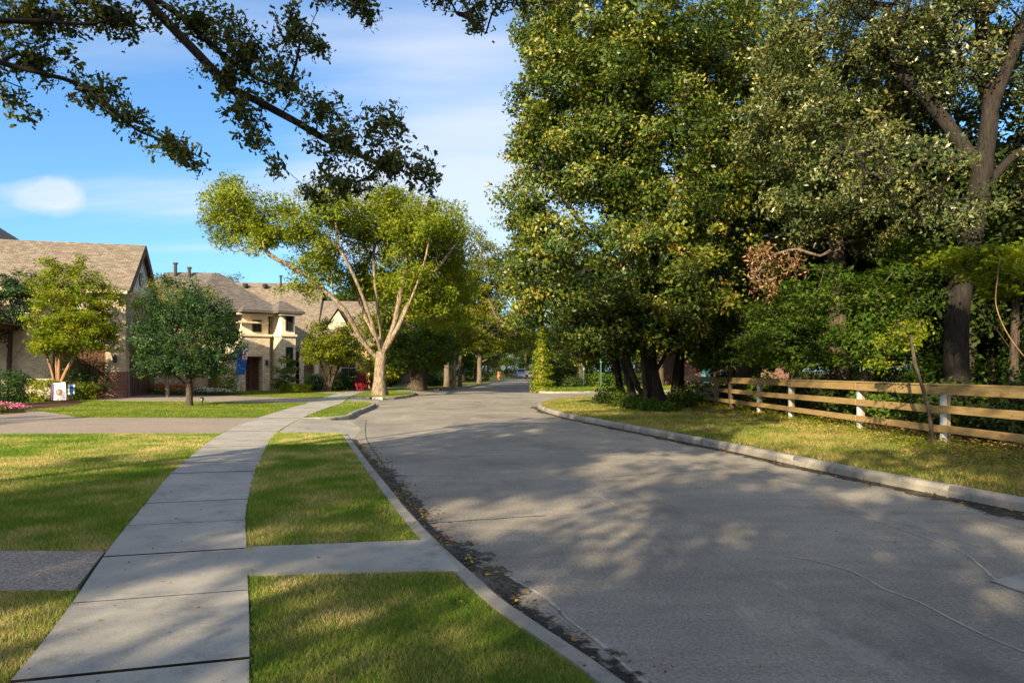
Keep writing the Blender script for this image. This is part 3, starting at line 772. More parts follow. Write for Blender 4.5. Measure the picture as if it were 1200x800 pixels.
def gable_roof(m, x0, x1, y0, y1, ze, zr, oh=.35, ox=.25, th=.14, ymid=None):
    ym = (y0+y1)/2 if ymid is None else ymid; s0 = (zr-ze)/(ym-y0); s1 = (zr-ze)/(y1-ym)
    A = [(x0-ox, y0-oh, ze-oh*s0), (x1+ox, y0-oh, ze-oh*s0), (x1+ox, ym, zr), (x0-ox, ym, zr)]
    B = [(x1+ox, y1+oh, ze-oh*s1), (x0-ox, y1+oh, ze-oh*s1), (x0-ox, ym, zr), (x1+ox, ym, zr)]
    n0 = (Vector(A[1])-Vector(A[0])).cross(Vector(A[2])-Vector(A[0])); n1 = (Vector(B[1])-Vector(B[0])).cross(Vector(B[2])-Vector(B[0]))
    m.slab(A, n0, th); m.slab(B, n1, th+.003)
def hip_roof(m, x0, x1, y0, y1, ze, zr, oh=.4, inset=None):
    x0 -= oh; x1 += oh; y0 -= oh; y1 += oh; d = (y1-y0)/2 if inset is None else inset; ym = (y0+y1)/2
    if x1-x0 < 2*d: d = (x1-x0)/2-.05
    a, b = (x0+d, ym, zr), (x1-d, ym, zr); c = [(x0, y0, ze), (x1, y0, ze), (x1, y1, ze), (x0, y1, ze)]
    m.poly([c[0], c[1], b, a]); m.poly([c[1], c[2], b]); m.poly([c[2], c[3], a, b]); m.poly([c[3], c[0], a])
    e = [(p[0], p[1], ze-.16) for p in c]
    for i in range(4): m.poly([e[i], e[(i+1) % 4], c[(i+1) % 4], c[i]])
    m.poly(e[::-1])
def vent_pipe(parent, x, y, z, h, r=.09):
    m = MB().tube((x, y, z-.4), (x, y, z+h), r, r, 10).tube((x, y, z+h), (x, y, z+h+.12), r*1.6, r*1.4, 10)
    m.build('vent_pipe', 'metal_dark', parent, smooth=False)
def plank_door(parent, x0, z0, x1, z1, y, face='front', name='garage_door', brace=True, mat='plank'):
    def b(m, a0, d0, c0, a1, d1, c1):
        if face == 'front': m.box(a0, y+d0, c0, a1, y+d1, c1)
        else: m.box(y-d1, a0, c0, y-d0, a1, c1)
    m = MB(); n = max(3, int((x1-x0)/.16)); w = (x1-x0)/n
    for i in range(n): b(m, x0+i*w+.008, -.02-.004*(i % 2), z0, x0+(i+1)*w-.008, .05, z1)
    d = m.build(name, 'wood_dark', parent)
    f = MB(); t = .14
    b(f, x0, -.055, z0, x0+t, -.025, z1); b(f, x1-t, -.055, z0, x1, -.025, z1); b(f, x0+t, -.055, z1-t, x1-t, -.025, z1); b(f, x0+t, -.055, z0, x1-t, -.025, z0+t)
    xm = (x0+x1)/2; b(f, xm-t/2, -.055, z0+t, xm+t/2, -.025, z1-t)
    if brace:
        for (xa, xb) in ((x0+t, xm-t/2), (xm+t/2, x1-t)):
            za, zb = z0+t, z0+(z1-z0)*.62; L = math.hypot(xb-xa, zb-za); ang = math.atan2(zb-za, xb-xa)*(1 if xa == x0+t else -1); c = ((xa+xb)/2, (za+zb)/2)
            if face == 'front': X = Matrix.Translation((c[0], y-.038, c[1])) @ Matrix.Rotation(-ang, 4, 'Y')
            else: X = Matrix.Translation((y+.038, c[0], c[1])) @ Matrix.Rotation(ang, 4, 'X') @ Matrix.Rotation(math.pi/2, 4, 'Z')
            f.box(-L/2, -.011, -.06, L/2, .011, .06, 0, X)
    f.build('brace', 'wood_brown', d)
    return d

# --- brick house at the left
h1 = thing('brick_house', 'brick house at the far left with tan shingle roof and brown plank garage doors', 'house', (-21.5, 38.0, LAND), R(14.5))
E1, RZ1 = 6.15, 8.9
w = MB(); w.box(-7.5, 0, 0, -3.6, 6, E1).box(-3.6, .25, 0, -1.0, 5.9, E1).box(-1.0, 0, 0, 0, .5, E1); w.box(-3.6, 0, 2.95, -1.0, .25, E1)
w.box(-.30, .5, 0, 0, .7, E1).box(-.3, 5.3, 0, 0, 6, E1).box(-.3, .7, 2.95, 0, 5.3, E1)
w.build('wall', 'brick_cream', h1)
MB().slab([(-.20, 0, E1), (-.20, 6, E1), (-.20, 3, RZ1-.12)], (1, 0, 0), .2).build('gable', 'brick_white', h1)
MB().box(-1.02, -.02, 0, .022, .52, 1.45).build('brick_base', 'brick_red', h1); MB().box(-.32, 5.28, 0, .025, 6.02, 1.45).build('brick_base', 'brick_red', h1)
MB().box(-.32, -.025, 2.97, .02, 6.02, 3.25).build('lintel_band', 'trim_cream', h1) if False else None
MB().box(-24, -.03, 0, -7.5, 6, 6.15).build('wall', 'brick_red', h1)
rf = MB(); gable_roof(rf, -24, 0, 0, 6, E1, RZ1, .4, .3); rf = rf.build('roof', 'shingle', h1)
rk = MB()
for y0, z0, y1, z1 in ((-.42, E1-.36-.10, 3, RZ1-.10), (6.42, E1-.36-.10, 3, RZ1-.10)):
    d = Vector((0, y1-y0, z1-z0)); n = Vector((0, -d.z, d.y)).normalized()*(.22 if d.y > 0 else -.22)
    a, b = Vector((.24, y0, z0)), Vector((.24, y1, z1)); rk.slab([a-n*.9, b-n*.9, b+n*.1, a+n*.1], (1, 0, 0), .07)
rk.build('rake_board', 'wood_brown', h1)
MB().box(-24.2, -.5, E1-.42, .2, -.40, E1-.24).build('gutter', 'trim_cream', h1)
m = MB(); m.tube((.0, 3, 6.95), (.06, 3, 6.95), .42, .42, 18); lv = m.build('gable_vent', 'metal_dark', h1)
MB().box(.06, 2.62, 6.93, .075, 3.38, 6.97).box(.077, 2.98, 6.57, .09, 3.02, 7.33).build('muntin', 'trim_cream', lv)
plank_door(h1, -3.6, 0, -1.0, 2.9, .22); plank_door(h1, .7, 0, 5.3, 2.9, -.08, 'right')
for x in (-5.6, -10.5, -14.5): window(h1, x, 3.9, 1.1, 1.4, -.03 if x < -7.5 else 0)
window(h1, -10.2, 1.0, 1.3, 1.4, -.03)
MB().box(-1.05, -.32, 1.9, -.75, -.02, 2.4).build('wall_lantern', 'metal_dark', h1) if False else None
ln = MB().box(-.60, -.20, 1.95, -.42, -.03, 2.3).box(-.56, -.16, 2.3, -.46, -.06, 2.42).build('wall_lantern', 'metal_dark', h1)
rb = MB(); rb.box(-23, 6.02, 0, -6.2, 14, 6.6); rb.build('wall', 'brick_red', h1)
rr = MB(); hip_roof(rr, -23, -6.2, 2.5, 14, 7.6, 12.3, .4); rr.build('roof', 'shingle', h1)
# timber porch in front of the red brick wall
pt = MB(); pt.box(-14, -3.6, 3.35, -4.9, -3.35, 3.65); pt.build('porch_beam', 'wood_dark', h1)
for x in (-5.25, -9.6): MB().box(x, -3.6, 0, x+.30, -3.32, 3.35).slab([(x+.02, -3.5, 2.6), (x+.28, -3.5, 2.6), (x+.28, -3.5, 3.35), (x-.5, -3.5, 3.35)], (0, 1, 0), .12).build('porch_post', 'wood_dark', h1)
m = MB()
for i in range(9): m.box(-13.8+i*1.06, -3.9, 3.66, -13.66+i*1.06, -.04, 3.84)
m.box(-14, -3.95, 3.85, -4.8, -.04, 3.9); m.build('porch_roof', 'wood_dark', h1)
# utility boxes on the wall
for i, (x, z0, ww, hh) in enumerate(((-8.0, .75, .62, 1.0), (-7.25, .45, .52, .7))):
    u = thing('utility_box', ('taller' if i == 0 else 'shorter')+' teal utility box on the red brick wall under the timber porch', 'utility box', h1.matrix_basis @ Vector((x, -.04, 0)), R(14.5), 'teal utility boxes on the brick wall')
    MB().box(0, -.32, z0, ww, 0, z0+hh).build('cabinet', 'teal_paint', u, bevel=.02)
    MB().box(.03, -.345, z0+.05, ww-.03, -.322, z0+hh-.05).box(ww-.12, -.37, z0+hh*.5, ww-.08, -.346, z0+hh*.5+.14).build('door', 'teal_paint', u)
    MB().tube((ww/2, -.1, -.05), (ww/2, -.1, z0), .035, .035, 8).build('conduit', 'metal_grey', u)

# --- house seen behind the round tree
h2 = thing('dark_roofed_house', 'brown brick house with dark hipped roof and vent pipes behind the round tree', 'house', (-22.8, 52.5, LAND), R(8))
MB().box(-9, 0, 0, 3.2, 8, 5.7).build('wall', 'brick_brown', h2)
m = MB(); hip_roof(m, -9, 3.4, 0, 8, 5.7, 9.55, .4, 4.6); m.build('roof', 'shingle_dark', h2)
for x, y, z, hh in ((-4.1, 3.6, 9.4, .75), (-3.0, 3.5, 9.3, .5), (-1.1, 3.7, 9.0, .35)): vent_pipe(h2, x, y, z, hh, .13)
for x in (-5.2, -2.2, .8): window(h2, x, 1.0, 1.0, 1.5, 0, frame='trim_cream')
for x in (-5.2, -2.2): window(h2, x, 3.8, 1.0, 1.2, 0)

# --- stone and stucco house
h3 = thing('stone_house', 'cream stone and stucco house with dark hip roof and square tower behind the flag', 'house', (-19.8, 50.0, LAND), R(42))
w = MB()
w.box(0, .0, 0, .30, 3.2, 4.05).box(1.55, 0, 0, 2.10, 3.2, 4.05).box(.30, 0, 2.55, 1.55, 3.2, 4.05)
w.box(1.3, .001, 0, 1.55, .9, 2.55) if False else None
w.box(2.45, -1.3, 0, 3.55, -1.02, 4.05).box(2.45, -1.02, 0, 2.75, 1.2, 4.05).box(3.25, -1.02, 0, 3.55, 1.2, 4.05)
w.box(2.12, .55, 0, 2.45, 1.2, 5.75)
w.build('stone_wall', 'stone', h3)
MB().box(.14, .25, 4.05, 2.08, 4.2, 5.75).box(2.50, -1.25, 4.05, 3.50, 1.1, 5.75).box(-.4, 3.2, 0, 3.4, 8, 5.75).box(-.03, .35, 0, -.004, 3.2, 3.9).build('stucco_wall', 'stucco', h3)
MB().box(-.10, -.10, 4.05, 2.22, .22, 4.22).box(-.10, .22, 4.05, .13, 3.3, 4.22).box(2.36, -1.40, 4.05, 3.64, -1.26, 4.22).box(2.36, -1.26, 4.05, 2.49, .5, 4.22).box(3.51, -1.26, 4.05, 3.64, 1.1, 4.22).build('cornice', 'trim_cream', h3)
m = MB(); hip_roof(m, -.2, 3.6, -.9, 7.2, 5.92, 7.2, .1, 1.9); hip_roof(m, -3.6, 2.9, .3, 8, 5.95, 9.0, .35, 3.4); hip_roof(m, 2.3, 3.7, -1.5, 1.4, 5.90, 6.8, .35, .9); m.build('roof', 'shingle_dark', h3)
MB().box(-.35, -.25, 5.60, 2.3, .1, 5.72).box(2.2, -1.75, 5.58, 3.85, -1.4, 5.73).build('eaves', 'trim_cream', h3)
MB().box(-.3, -.3, 5.0, 1.9, .3, 5.12).build('canopy', 'trim_cream', h3)
d = plank_door(h3, .30, 0, 1.55, 2.55, .75, brace=False, name='garage_door')
window(h3, .95, 4.45, .55, .75, .25, bars=(1, 1), frame='metal_dark'); window(h3, 2.85, 4.55, .42, 1.0, -1.25, bars=(1, 1), frame='metal_dark'); window(h3, 2.85, 1.5, .40, 1.7, -1.3, bars=(1, 3), frame='metal_dark')
for x, y in ((1.82, 0), (3.4, -1.3)): MB().box(x-.08, y-.22, 1.9, x+.08, y-.06, 2.3).box(x-.03, y-.06, 2.2, x+.03, y-.003, 2.26).build('wall_lantern', 'metal_dark', h3)
MB().tube((2.28, .48, 0), (2.28, .48, 5.6), .045, .045, 8).build('downpipe', 'metal_dark', h3)
# timber side gate and garden wall left of the garage
m = MB()
for i in range(8): m.box(-.06-.13*i-.12, 3.22+.6, 0, -.06-.13*i, 3.30+.6, 2.6)
MB().box(-2.0, 4.0, 0, -.9, 4.2, 2.9).build('garden_wall', 'brick_brown', h3); m.build('timber_gate', 'wood_brown', h3)
# long tan roof with the low wing and porch on the right
lx = Matrix.Rotation(R(-30), 4, 'Z'); 
h4 = thing('tan_roofed_house', 'house under a long tan shingle roof with a low porch wing, beside the tower', 'house', (-19.5, 57.5, LAND), R(8))
MB().box(-6.2, .3, 0, 3.6, 8, 3.9).build('wall', 'brick_yellow', h4)
m = MB(); gable_roof(m, -6.2, 2.6, 0, 10.5, 3.9, 9.4, .5, .3); m.build('roof', 'shingle', h4)
MB().box(2.6, .05, 0, 7.4, 8, 3.9).slab([(7.39, .05, 3.9), (7.39, 8, 3.9), (7.39, 4, 7.4)], (1, 0, 0), -.3 if False else .01).build('wall', 'brick_yellow', h4)
m = MB(); gable_roof(m, 2.2, 7.5, 0, 8, 3.9, 7.7, .45, .3); m.build('roof', 'shingle', h4)
m = MB(); 
xa, za, zb = 4.6, 5.1, 6.9; m.poly([(xa-1.2, 1.05, za), (xa, .9, zb), (xa, 3.6, zb)]); m.poly([(xa+1.2, 1.05, za), (xa, 3.6, zb), (xa, .9, zb)]); m.build('dormer', 'shingle', h4); MB().slab([(xa-1.05, 1.08, za-.1), (xa+1.05, 1.08, za-.1), (xa, 1.08, zb-.15)], (0, 1, 0), .05).build('dormer_face', 'brick_cream', h4)
for x, y, z in ((-5.2, 4.7, 9.0), (-3.9, 4.7, 9.0), (-2.2, 4.7, 9.0)): MB().tube((x, y-.2, z), (x, y-.2, z+.30), .20, .26, 10).build('roof_vent', 'metal_dark', h4)
vent_pipe(h4, -.9, 4.9, 9.3, .75, .09)
pm = MB(); pm.slab([(.3, -1.9, 2.95), (3.4, -1.9, 2.95), (3.4, .2, 3.6), (.3, .2, 3.6)], (0, -.3, 1), .12); pm.build('porch_roof', 'shingle_dark', h4)
for x in (.55, 2.0, 3.2): MB().box(x-.17, -1.8, 0, x+.17, -1.46, 2.9).build('porch_column', 'stucco', h4)
window(h4, 5.0, 1.0, 1.2, 1.5, .05); window(h4, 1.1, .2, .9, 2.1, .3, bars=(1, 3)); window(h4, 2.6, 3.9, .8, 1.2, 7.40, 'right') if False else None

# --- far houses glimpsed under the trees
def far_house(name, label, loc, rz, wx, wy, zh, zr, wall, roof, wins):
    h = thing(name, label, 'house', loc, rz)
    MB().box(0, 0, 0, wx, wy, zh).build('wall', wall, h)
    m = MB(); gable_roof(m, 0, wx, 0, wy, zh, zr, .5, .4); m.build('roof', roof, h)
    for x, z, ww, hh in wins: window(h, x, z, ww, hh, 0)
    return h
far_house('low_brick_house', 'low red brick house in shade behind the dark leaning tree', (-25.0, 82, LAND), R(-8), 12, 8, 3.0, 5.4, 'brick_red', 'shingle_dark', ((2, .9, 1.4, 1.3), (6, .9, 1.4, 1.3), (9.5, .9, 1.2, 1.3)))
hx = far_house('low_brick_house', 'red brick house with teal door glimpsed behind the far end of the board fence', (15.0, 61, LAND), R(24), 13, 7, 3.0, 5.2, 'brick_red', 'shingle_dark', ((4.6, .9, 1.4, 1.3), (8, .9, 1.4, 1.3)))
MB().box(2.4, -.05, .1, 3.4, .0, 2.3).build('front_door', 'teal_paint', hx)

# ------------------------------------------------------------ board fence
fx = lambda y: 9.1-.55*((y-12)/21)
FB = [34.0, 29.0, 24.3, 21.7, 17.6, 14.3, 11.4, 8.6]
fence = thing('board_fence', 'three rail golden timber board fence running along the edge of the wood', 'fence', (fx(14), 14, LAND))
off = Vector((-fx(14), -14, 0)); DZ = lambda y: 0
for i in range(len(FB)-1):
    a, b = FB[i], FB[i+1]; rng = random.Random(i)
    for k, (z0, z1) in enumerate(((1.01, 1.19), (.62, .78), (.22, .37))):
        j0, j1 = rng.uniform(-.015, .015), rng.uniform(-.015, .015); m = MB(); oo = .004*(i % 2)
        p = [Vector((fx(a)-.06-oo, a, z0+j0)), Vector((fx(b)-.06-oo, b+.01, z0+j1)), Vector((fx(b)-.06-oo, b+.01, z1+j1)), Vector((fx(a)-.06-oo, a, z1+j0))]
        m.slab([q+off for q in p], (-1, 0, 0), .032); m.build('rail', 'fence_board', fence, bevel=.004)
    if True:
        m = MB(); p = [Vector((fx(a)-.10, a, 1.195)), Vector((fx(b)-.10, b, 1.195)), Vector((fx(b)+.09, b, 1.20)), Vector((fx(a)+.09, a, 1.20))]
        m.slab([q+off+Vector((0, 0, .003*(i % 2))) for q in p], (0, 0, 1), .03); m.build('cap_board', 'fence_board', fence, bevel=.004)
for i, y in enumerate(FB[:-1]):
    mt = 'fence_post_wood' if i in (0, 1) else 'fence_white'; x = fx(y)+off.x
    o = MB().box(x-.05, y-14-.045, -.1, x+.045, y-14+.045, 1.19).build('post', mt, fence, bevel=.006)
    o['label'] = 'bare timber post' if i in (0, 1) else 'white painted post'
    MB().box(x+.047, y-14-.05, -.1, x+.12, y-14+.05, 1.17).build('post', 'fence_post_wood', fence, bevel=.005)

# ------------------------------------------------------------ flags, signs, posts
def cloth(name, mat, w, h, parent, sag=.05, nx=14, nz=12, M4=None, base=0):
    pass
# flag on its raked pole fixed to the stone house
fl = thing('flag', 'blue flag with crossed corner and white stars hanging by the stone house garage', 'flag', at(290.5, 406, 48.7))
rt_ = h3.matrix_basis @ Vector((.12, -.01, 1.75))-Vector(fl.location)
MB().tube(rt_, (.02, 0, .04), .020, .016, 8).tube((.02, 0, .04), (.03, -.02, .10), .035, .01, 8).build('pole', 'metal_grey', fl)
def flagpoint(u, v):  # u 0 hoist..1 fly (downwards), v 0..1 across
    x = .07-u*.42-v*.62*(1-.25*u); z = -.02-u*1.62+(-.28*v*(1-u)); x = .07-v*(.80-.14*u)-u*.30; z = -.03-v*.34-u*(1.95-.3*v)
    y = .05*math.sin(u*7+v*5)+.035*math.sin(v*11+u*3)
    return Vector((x, y, z))
def flagmesh(nm, u0, u1, v0, v1, mt, d, par, n=14):
    V = []; F = []
    for i in range(n+1):
        for j in range(n+1):
            p = flagpoint(u0+(u1-u0)*i/n, v0+(v1-v0)*j/n); V.append((p.x, p.y-d, p.z))
    for i in range(n):
        for j in range(n): k = i*(n+1)+j; F.append((k, k+1, k+n+2, k+n+1))
    me = bpy.data.meshes.new(nm); me.from_pydata(V, [], F); me.materials.append(M[mt]); o = bpy.data.objects.new(nm, me); return link(o, par)
cl = flagmesh('cloth', 0, 1, 0, 1, 'blue_cloth', 0, fl)
md = cl.modifiers.new('s', 'SOLIDIFY'); md.thickness = .006
def strip(par, nm, mt, a, b, w, d, n=12):
    V = []; F = []
    a, b = Vector(a), Vector(b); t = (b-a); nn = Vector((-t.y, t.x)).normalized()*w/2
    for i in range(n+1):
        for s_ in (-1, 1):
            q = a+t*i/n+nn*s_; q = Vector((min(max(q.x, 0), .46), min(max(q.y, 0), .5))); p = flagpoint(q.x, q.y); V.append((p.x, p.y-d, p.z))
    for i in range(n): F.append((2*i, 2*i+1, 2*i+3, 2*i+2))
    me = bpy.data.meshes.new(nm); me.from_pydata(V, [], F); me.materials.append(M[mt]); link(bpy.data.objects.new(nm, me), par)
# canton in the hoist/top corner (u 0..0.46, v 0..0.5)
for a, b in (((0, 0), (.46, .5)), ((.46, 0), (0, .5))): strip(cl, 'cross_band', 'white_cloth', a, b, .085, .012); strip(cl, 'cross_band', 'red_cloth', a, b, .03, .015)
for a, b in (((0, .25), (.46, .25)), ((.23, 0), (.23, .5))): strip(cl, 'cross_band', 'white_cloth', a, b, .15, .018); strip(cl, 'cross_band', 'red_cloth', a, b, .085, .021)
for (u, v, r) in ((.78, .25, .07), (.60, .72, .06), (.88, .80, .05), (.72, .90, .04), (.72, .60, .04)):
    V = []; 
    for k in range(14):
        rr = r if k % 2 == 0 else r*.45; a = math.pi*2*k/14; p = flagpoint(u+rr*.45*math.cos(a), v+rr*math.sin(a)); V.append((p.x, p.y-.012, p.z))
    me = bpy.data.meshes.new('star'); me.from_pydata(V, [], [tuple(range(14))]); me.materials.append(M['white_cloth']); link(bpy.data.objects.new('star', me), cl)

def yard_banner(px, py, Y, w, h, label, rz, big):
    p = at(px, py, Y); t = thing('garden_flag', label, 'garden flag', (p.x, p.y, LAND), rz, 'small garden flags by the hedge')
    zt = p.z-LAND
    MB().tube((-w/2-.05, 0, -.1), (-w/2-.05, 0, zt+.05), .012, .012, 6).tube((-w/2-.05, 0, zt+.03), (w/2, 0, zt+.03), .010, .010, 6).build('stand', 'metal_dark', t)
    m = MB(); n = 8
    for i in range(n):
        for j in range(n):
            q = []
            for (a, b) in ((i, j), (i+1, j), (i+1, j+1), (i, j+1)):
                u, v = a/n, b/n; q.append((-w/2+w*u+.03*v, .025*math.sin(u*6+v*3), zt-h*v+.06*u*(1-v)))
            m.poly([q[3], q[2], q[1], q[0]])
    c = m.build('banner', 'white_cloth' if big else 'blue_cloth', t); md = c.modifiers.new('s', 'SOLIDIFY'); md.thickness = .006
    if big:
        for r0, r1, mt, d in ((.0, .075, 'orange_cloth', .055), (.09, .125, 'dark_cloth', .056), (.14, .165, 'purple_cloth', .057)):
            m = MB(); cx, cz = .0+.015, zt-h*.52
            for k in range(24):
                a, b = 2*math.pi*k/24, 2*math.pi*(k+1)/24
                m.poly([(cx+r0*math.cos(a), -d, cz+r0*math.sin(a)), (cx+r1*math.cos(a), -d, cz+r1*math.sin(a)), (cx+r1*math.cos(b), -d, cz+r1*math.sin(b)), (cx+r0*math.cos(b), -d, cz+r0*math.sin(b))] if r0 > 0 else [(cx, -d, cz), (cx+r1*math.cos(a), -d, cz+r1*math.sin(a)), (cx+r1*math.cos(b), -d, cz+r1*math.sin(b))])
            m.build('emblem', mt, c)
        MB().box(-w/2-.02, -.045, zt-h, -w/2+.03, -.03, zt).build('edge_trim', 'purple_cloth', c)
    else: MB().box(-w/2+.02, -.04, zt-h*.95, -w/2+.10, -.03, zt-.02).box(w/2-.1, -.045, zt-h*.9, w/2-.03, -.035, zt).build('stripe', 'white_cloth', c)
yard_banner(69, 449, 32.5, .58, .80, 'white garden flag with a round ringed emblem hanging in front of the small tree', R(6), True)
yard_banner(84, 451, 34.5, .36, .50, 'small blue and white garden flag right of the emblem flag', R(20), False)

def stop_sign(x, y):
    t = thing('street_sign', 'grey octagonal sign seen from behind on a pole at the far left kerb', 'sign', (x, y, LAND), R(4))
    MB().tube((0, 0, -.2), (0, 0, 2.25), .035, .035, 8).build('pole', 'metal_grey', t)
    pts = [(.40*math.cos(math.pi/8+math.pi/4*k), -.04, 1.95+.40*math.sin(math.pi/8+math.pi/4*k)) for k in range(8)]
    MB().slab(pts, (0, 1, 0), .012).build('sign_plate', 'sign_grey', t)
    MB().tube((0, -.055, 1.95), (0, -.041, 1.95), .05, .05, 12).build('bolt_plate', 'metal_dark', t)
stop_sign(-1.35, 104)
for i, (px, pb, Y, hh, lb) in enumerate(((684, 452, 53, 1.75, 'slim teal marker post in the tall grass beyond the side street'), (704, 466, 40.5, 2.2, 'taller slim teal post standing at the near edge of the side street'))):
    x = (px-600)/800*Y; t = thing('marker_post', lb, 'post', (x, Y, LAND), 0, 'slim teal posts by the side street')
    MB().slab([(-.03, 0, -.2), (.03, 0, -.2), (.03, 0, hh), (-.03, 0, hh)], (0, 1, 0), .012).box(-.036, -.02, -.2, -.026, 0, hh).box(.026, -.02, -.2, .036, 0, hh).build('channel', 'green_post', t)
    MB().box(-.05, -.035, hh-.22, .05, -.022, hh-.02).build('reflector', 'teal_paint', t)
# house number tiles painted on the kerb faces
def tile(x, y, ang, label, txt):
    t = thing('kerb_number', label, 'number plate', (x, y, 0), ang, 'house number tiles on the kerb')
    MB().box(-.42, -.012, .02, .42, .0, .145).build('plate', 'paint_white', t)
    m = MB().box(-.42, -.016, .02, -.28, -.0125, .145).box(.28, -.016, .02, .42, -.0125, .145); m.build('end_block', 'paint_black', t)
    for i, wd in enumerate((.09, .09, .09)):
        xx = -.20+i*.15; MB().box(xx, -.016, .04, xx+.02, -.0125, .125).box(xx+.07, -.016, .04, xx+.09, -.0125, .125).box(xx+.02, -.016, .105, xx+.07, -.0125, .125).box(xx+.02, -.016, .04, xx+.07, -.0125, .06).build('digit', 'paint_black', t)
tile(-7.55, 38.27, R(2), 'white number tile on the kerb below the big pale trunk', '')
tile(-6.18, 55.35, R(25), 'white number tile on the kerb right of the big pale tree, before the next lawn', '')
tile_l = None
# low lawn lamp by the round tree
t = thing('lawn_lamp', 'short dark lawn lamp stub right of the round tree trunk', 'lamp', (-13.35, 29.4, LAND))
MB().tube((0, 0, -.05), (0, 0, .22), .035, .035, 10).build('post', 'metal_dark', t); MB().tube((0, 0, .22), (0, 0, .33), .09, .07, 12).tube((0, 0, .33), (0, 0, .36), .11, .03, 12).build('lamp_head', 'metal_dark', t)

# ------------------------------------------------------------ people far down the street
def person(x, y, rz, label, top, bottom, runner):
    t = thing('person', label, 'person', (x, y, .0 if not runner else .0), rz)
    J = {'pel': (0, 0, .95, .125), 'bel': (0, .0, 1.10, .12), 'chest': (0, -.03, 1.32, .145), 'neck': (0, -.05, 1.50, .055), 'head': (0, -.06, 1.60, .085), 'crown': (0, -.06, 1.70, .08),
         'sl': (-.19, -.03, 1.42, .055), 'sr': (.19, -.03, 1.42, .055)}
    if runner:
        J.update(el=(-.25, .18, 1.20, .04), wl=(-.20, .02, 1.05, .03), fl=(-.18, -.08, 1.07, .028), er=(.25, -.10, 1.16, .04), wr=(.18, -.32, 1.22, .03), fr=(.17, -.40, 1.27, .028),
                 hl=(-.09, 0, .90, .095), kl=(-.10, -.32, .62, .06), al=(-.10, -.16, .22, .04), tl=(-.10, -.34, .16, .035), hr=(.09, 0, .90, .095), kr=(.10, .12, .50, .06), ar=(.10, .30, .10, .04), tr=(.10, .14, .04, .035))
    else:
        J.update(el=(-.24, .05, 1.15, .04), wl=(-.24, -.03, .92, .03), fl=(-.24, -.05, .82, .028), er=(.24, .02, 1.15, .04), wr=(.24, -.10, .93, .03), fr=(.24, -.13, .84, .028),
                 hl=(-.09, 0, .90, .095), kl=(-.10, -.10, .50, .06), al=(-.10, -.04, .08, .04), tl=(-.10, -.18, .04, .035), hr=(.09, 0, .90, .095), kr=(.10, .0, .50, .06), ar=(.10, .16, .10, .04), tr=(.10, .03, .05, .035))
    E = [('pel', 'bel'), ('bel', 'chest'), ('chest', 'neck'), ('neck', 'head'), ('head', 'crown'), ('chest', 'sl'), ('sl', 'el'), ('el', 'wl'), ('wl', 'fl'), ('chest', 'sr'), ('sr', 'er'), ('er', 'wr'), ('wr', 'fr'),
         ('pel', 'hl'), ('hl', 'kl'), ('kl', 'al'), ('al', 'tl'), ('pel', 'hr'), ('hr', 'kr'), ('kr', 'ar'), ('ar', 'tr')]
    def skin(nm, keys, mt, grow):
        ks = [k for k in J if k in keys]; me = bpy.data.meshes.new(nm)
        me.from_pydata([J[k][:3] for k in ks], [(ks.index(a), ks.index(b)) for a, b in E if a in ks and b in ks], []); me.materials.append(M[mt])
        o = bpy.data.objects.new(nm, me); link(o, t); o.modifiers.new('k', 'SKIN'); o.modifiers.new('s', 'SUBSURF').levels = 1; o.modifiers['s'].render_levels = 1
        for k, v in zip(ks, me.skin_vertices[0].data): r = J[k][3]*grow; v.radius = (r, r)
        me.skin_vertices[0].data[0].use_root = True
        return o
    skin('body', list(J), 'skin', 1); skin('shirt', ['pel', 'bel', 'chest', 'sl', 'sr', 'el', 'er'] if not runner else ['bel', 'chest', 'sl', 'sr'], top, 1.16); skin('trousers', ['pel', 'hl', 'hr', 'kl', 'kr'], bottom, 1.18)
    bm = bmesh.new(); bmesh.ops.create_uvsphere(bm, u_segments=12, v_segments=8, radius=.105, matrix=Matrix.Translation((0, -.035, 1.69))); me = bpy.data.meshes.new('hair'); bm.to_mesh(me); bm.free(); me.materials.append(M['hair']); link(bpy.data.objects.new('hair', me), t)
    for s_ in ('tl', 'tr'):
        q = J[s_]; MB().box(q[0]-.045, q[1]-.07, q[2]-.04, q[0]+.045, q[1]+.18, q[2]+.05).build('shoe', 'dark_cloth', t, bevel=.02)
    return t
pp = person(-1.95, 99.5, R(10), 'bare armed jogger in orange at the left kerb far down the street', 'orange_cloth', 'orange_cloth', True); pp.location.z = .0
person(2.35, 107, R(-20), 'walker in a white top in the road, left of the ivy trunk', 'white_cloth', 'dark_cloth', False)

